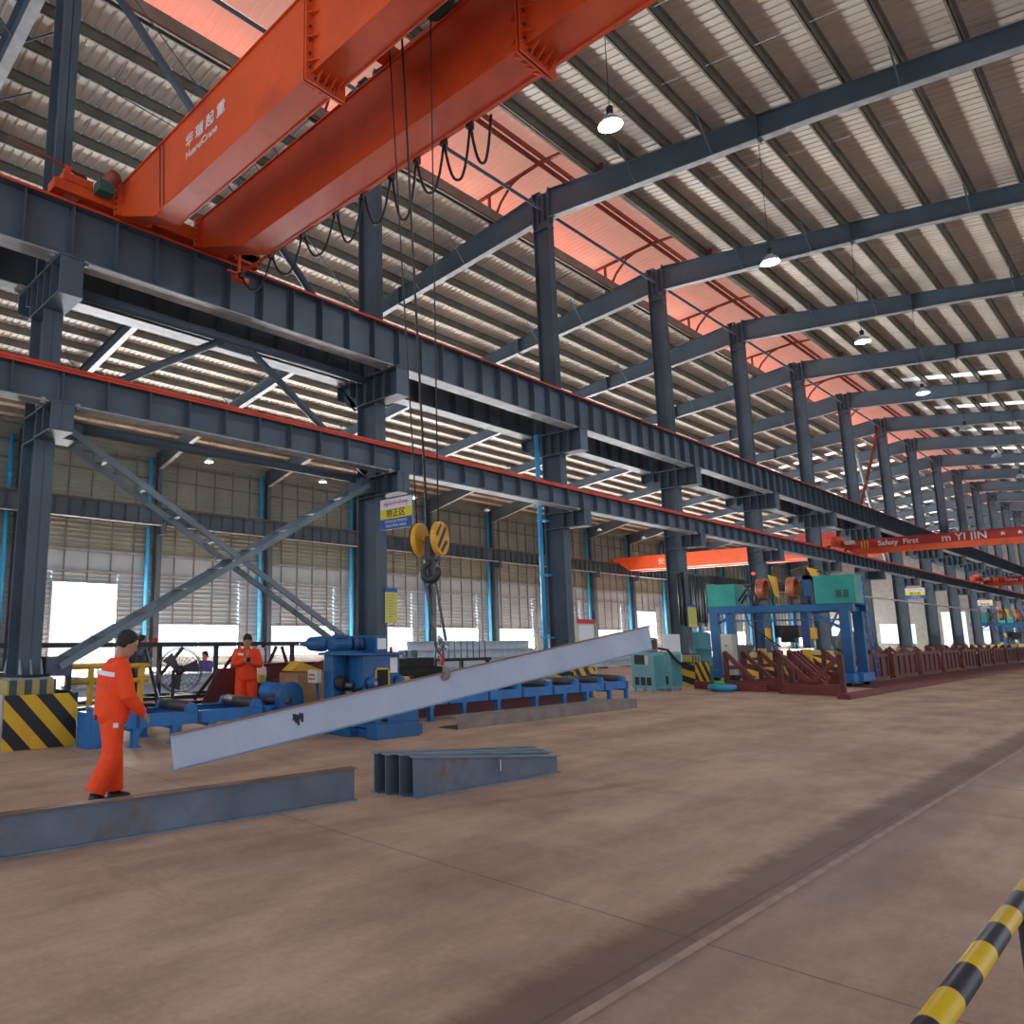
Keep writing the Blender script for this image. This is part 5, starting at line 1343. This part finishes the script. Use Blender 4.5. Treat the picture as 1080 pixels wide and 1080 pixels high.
# the trailing leg is the one nearer the camera in the photograph
P1['hjR'], P1['hjL'] = P1['hjR'], P1['hjL']
P1.update(knR=(.11, -.02, .47), anR=(.11, -.17, .12), toeR=(.15, -.03, .035), knL=(-.10, .05, .46), anL=(-.10, .07, .085), toeL=(-.08, .22, .035))
w1, V, F_ = person('person in orange coverall with reflective back stripe walking beside the hanging beam', (-7.42, 3.33, 0), math.radians(-10), P1, 1.0)
b = MB()
def band(P, z, cx, cy, rx, ry, a0, a1, th, m_, parent, name, slope=0.):
    n = 18; vs = []
    for i in range(n+1):
        a = a0+(a1-a0)*i/n; dz = slope*abs(i/n-.5)*2
        for (e, zz) in ((0, 0), (.006, 0), (.006, th), (0, th)): vs.append((cx+(rx+e)*math.cos(a), cy+(ry+e)*math.sin(a), z+zz-dz))
    fs = []
    for i in range(n):
        for k in range(4): fs.append((i*4+k, i*4+(k+1) % 4, i*4+4+(k+1) % 4, i*4+4+k))
    fs += [(0, 3, 2, 1), (n*4, n*4+1, n*4+2, n*4+3)]
    return MB().add(vs, fs).build(name, m_, parent, local=True)
band(P1, 1.275, 0, .0, .226, .172, PI*1.12, PI*1.90, .045, M['reflect'], w1, 'reflective_stripe', .03)
MB().cbox((.05, -.185, .845), .05, .012, .055).build('pocket_patch', M['black'], w1, local=True)
MB().cbox((.212, -.02, .775), .02, .05, .045).build('pocket_badge', M['reflect'], w1, local=True)
# second worker : facing the camera side, looking down at his hands
P2 = dict(head=(.0, .09, 1.55), neck=(0, .03, 1.43), look=(.05, .85, -.50), chest=(0, .0, 1.24), waist=(0, .0, 1.02), hip=(0, -.01, .90),
          shR=(.185, .0, 1.345), elR=(.26, .08, 1.10), wrR=(.08, .26, 1.16), haR=(.03, .30, 1.19), shL=(-.185, .0, 1.345), elL=(-.25, .08, 1.09), wrL=(-.07, .26, 1.14), haL=(-.01, .31, 1.17),
          hjR=(.09, -.01, .84), knR=(.12, .02, .46), anR=(.12, .0, .085), toeR=(.15, .16, .035), hjL=(-.09, -.01, .84), knL=(-.12, .02, .46), anL=(-.12, .0, .085), toeL=(-.15, .16, .035),
          palmR=(-.5, -.3, .5), palmL=(.5, -.3, .5), curlR=.8, curlL=.8, hem=-.12)
to_cam = math.atan2(8.46, -12.7)
w2, V, F_ = person('person in open-necked orange coverall standing behind the conveyor looking down at the hands', (-12.62, 8.42, 0), math.atan2(-(.94), -.35)-PI/2+.0, P2, 1.0)
w2.rotation_euler[2] = math.atan2(-.46, .89)-PI/2
band(P2, 1.28, .0, .0, .226, .172, PI*.12, PI*.38, .045, M['reflect'], w2, 'reflective_stripe')
MB().prism([(-.04, .140, 1.38), (.04, .140, 1.38), (.0, .176, 1.20)], (0, .006, 0)).build('open_collar', M['skin'], w2, local=True)
MB().cbox((.0, .33, 1.20), .07, .02, .10, rx=-.6).build('phone', M['black'], w2, local=True)
# third worker, mostly hidden behind the first one
P3 = dict(P2); P3.update(haR=(.28, .42, 1.60), wrR=(.27, .36, 1.54), elR=(.27, .14, 1.30), palmR=(-1, 0, 0), curlR=1.0, look=(.1, .95, -.1))
w3, V, F_ = person('person in grey shirt and red glove partly hidden behind the walking worker', (-14.75, 7.1, 0), math.radians(-35), P3, .99, cloth='grey_cloth', legcloth='grey_cloth')
MB().tube([(.275, .30, 1.46), (.272, .37, 1.555), (.28, .43, 1.61)], [.045, .05, .04], 10).build('red_glove', M['red_cloth'], w3, local=True)
# two distant seated people
P4 = dict(head=(.0, .06, 1.02), neck=(0, .03, .88), look=(.1, .95, -.2), chest=(0, .0, .70), waist=(0, .0, .50), hip=(0, -.02, .40),
          shR=(.18, .0, .80), elR=(.24, .10, .58), wrR=(.12, .30, .55), haR=(.08, .36, .55), shL=(-.18, .0, .80), elL=(-.24, .10, .58), wrL=(-.12, .30, .55), haL=(-.08, .36, .55),
          hjR=(.10, .05, .38), knR=(.14, .42, .44), anR=(.14, .44, .085), toeR=(.15, .58, .035), hjL=(-.10, .05, .38), knL=(-.14, .42, .44), anL=(-.14, .44, .085), toeL=(-.15, .58, .035), hem=-.06)
person('seated person in purple in the side bay behind the black rack', (-20.8, 12.35, 0), math.radians(200), P4, 1.02, cloth='purple', legcloth='purple')
person('seated person in red in the side bay behind the black rack', (-20.55, 13.35, 0), math.radians(170), P4, 1.02, cloth='red_cloth', legcloth='grey_cloth')
simple('low_bench', 'low dark bench under the two seated people', 'bench', (-21.0, -20.45, 12.1, 13.6, .0, .29), 'black')

# ================================================================== camera, daylight
w = bpy.data.worlds.new('world'); SC.world = w; w.use_nodes = True
wt = w.node_tree; bg = wt.nodes['Background']
bg.inputs[0].default_value = (.80, .88, 1., 1); bg.inputs[1].default_value = .85
sn = bpy.data.lights.new('sun', 'SUN'); sn.energy = 5.5; sn.angle = .01; sn.color = (1, .95, .88)
so_ = bpy.data.objects.new('sun', sn); COL.objects.link(so_)
so_.rotation_euler = Vector((.50, -.22, -1)).to_track_quat('-Z', 'Y').to_euler()
# daylight from the bright yard standing in the window strip of the side wall
al = bpy.data.lights.new('window_daylight', 'AREA'); al.shape = 'RECTANGLE'; al.size = 4.6; al.size_y = 112; al.energy = 95000; al.color = (.93, .96, 1)
ao = bpy.data.objects.new('window_daylight', al); COL.objects.link(ao); ao.location = (-38.5, 67, 2.25); ao.rotation_euler = (0, -PI/2, 0)
cam = bpy.data.cameras.new('camera'); co = bpy.data.objects.new('camera', cam); COL.objects.link(co)
yaw, pit, rol = map(math.radians, (49.191, 9.2336, .0585))
F = Vector((-math.sin(yaw)*math.cos(pit), math.cos(yaw)*math.cos(pit), math.sin(pit)))
R0 = Vector((math.cos(yaw), math.sin(yaw), 0)); U0 = R0.cross(F)
Rr = R0*math.cos(rol)+U0*math.sin(rol); Uu = -R0*math.sin(rol)+U0*math.cos(rol)
co.matrix_world = Matrix(((Rr.x, Uu.x, -F.x, 0), (Rr.y, Uu.y, -F.y, 0), (Rr.z, Uu.z, -F.z, 1.65), (0, 0, 0, 1)))
cam.sensor_width = 36; cam.lens = 36*779.63/1080; cam.shift_x = (540-359.1)/1080; cam.shift_y = (544.6-540)/1080
cam.clip_end = 400
SC.camera = co
SC.view_settings.view_transform = 'Standard'; SC.view_settings.look = 'None'; SC.view_settings.gamma = 1
SC.view_settings.use_curve_mapping = False; SC.view_settings.exposure = .75
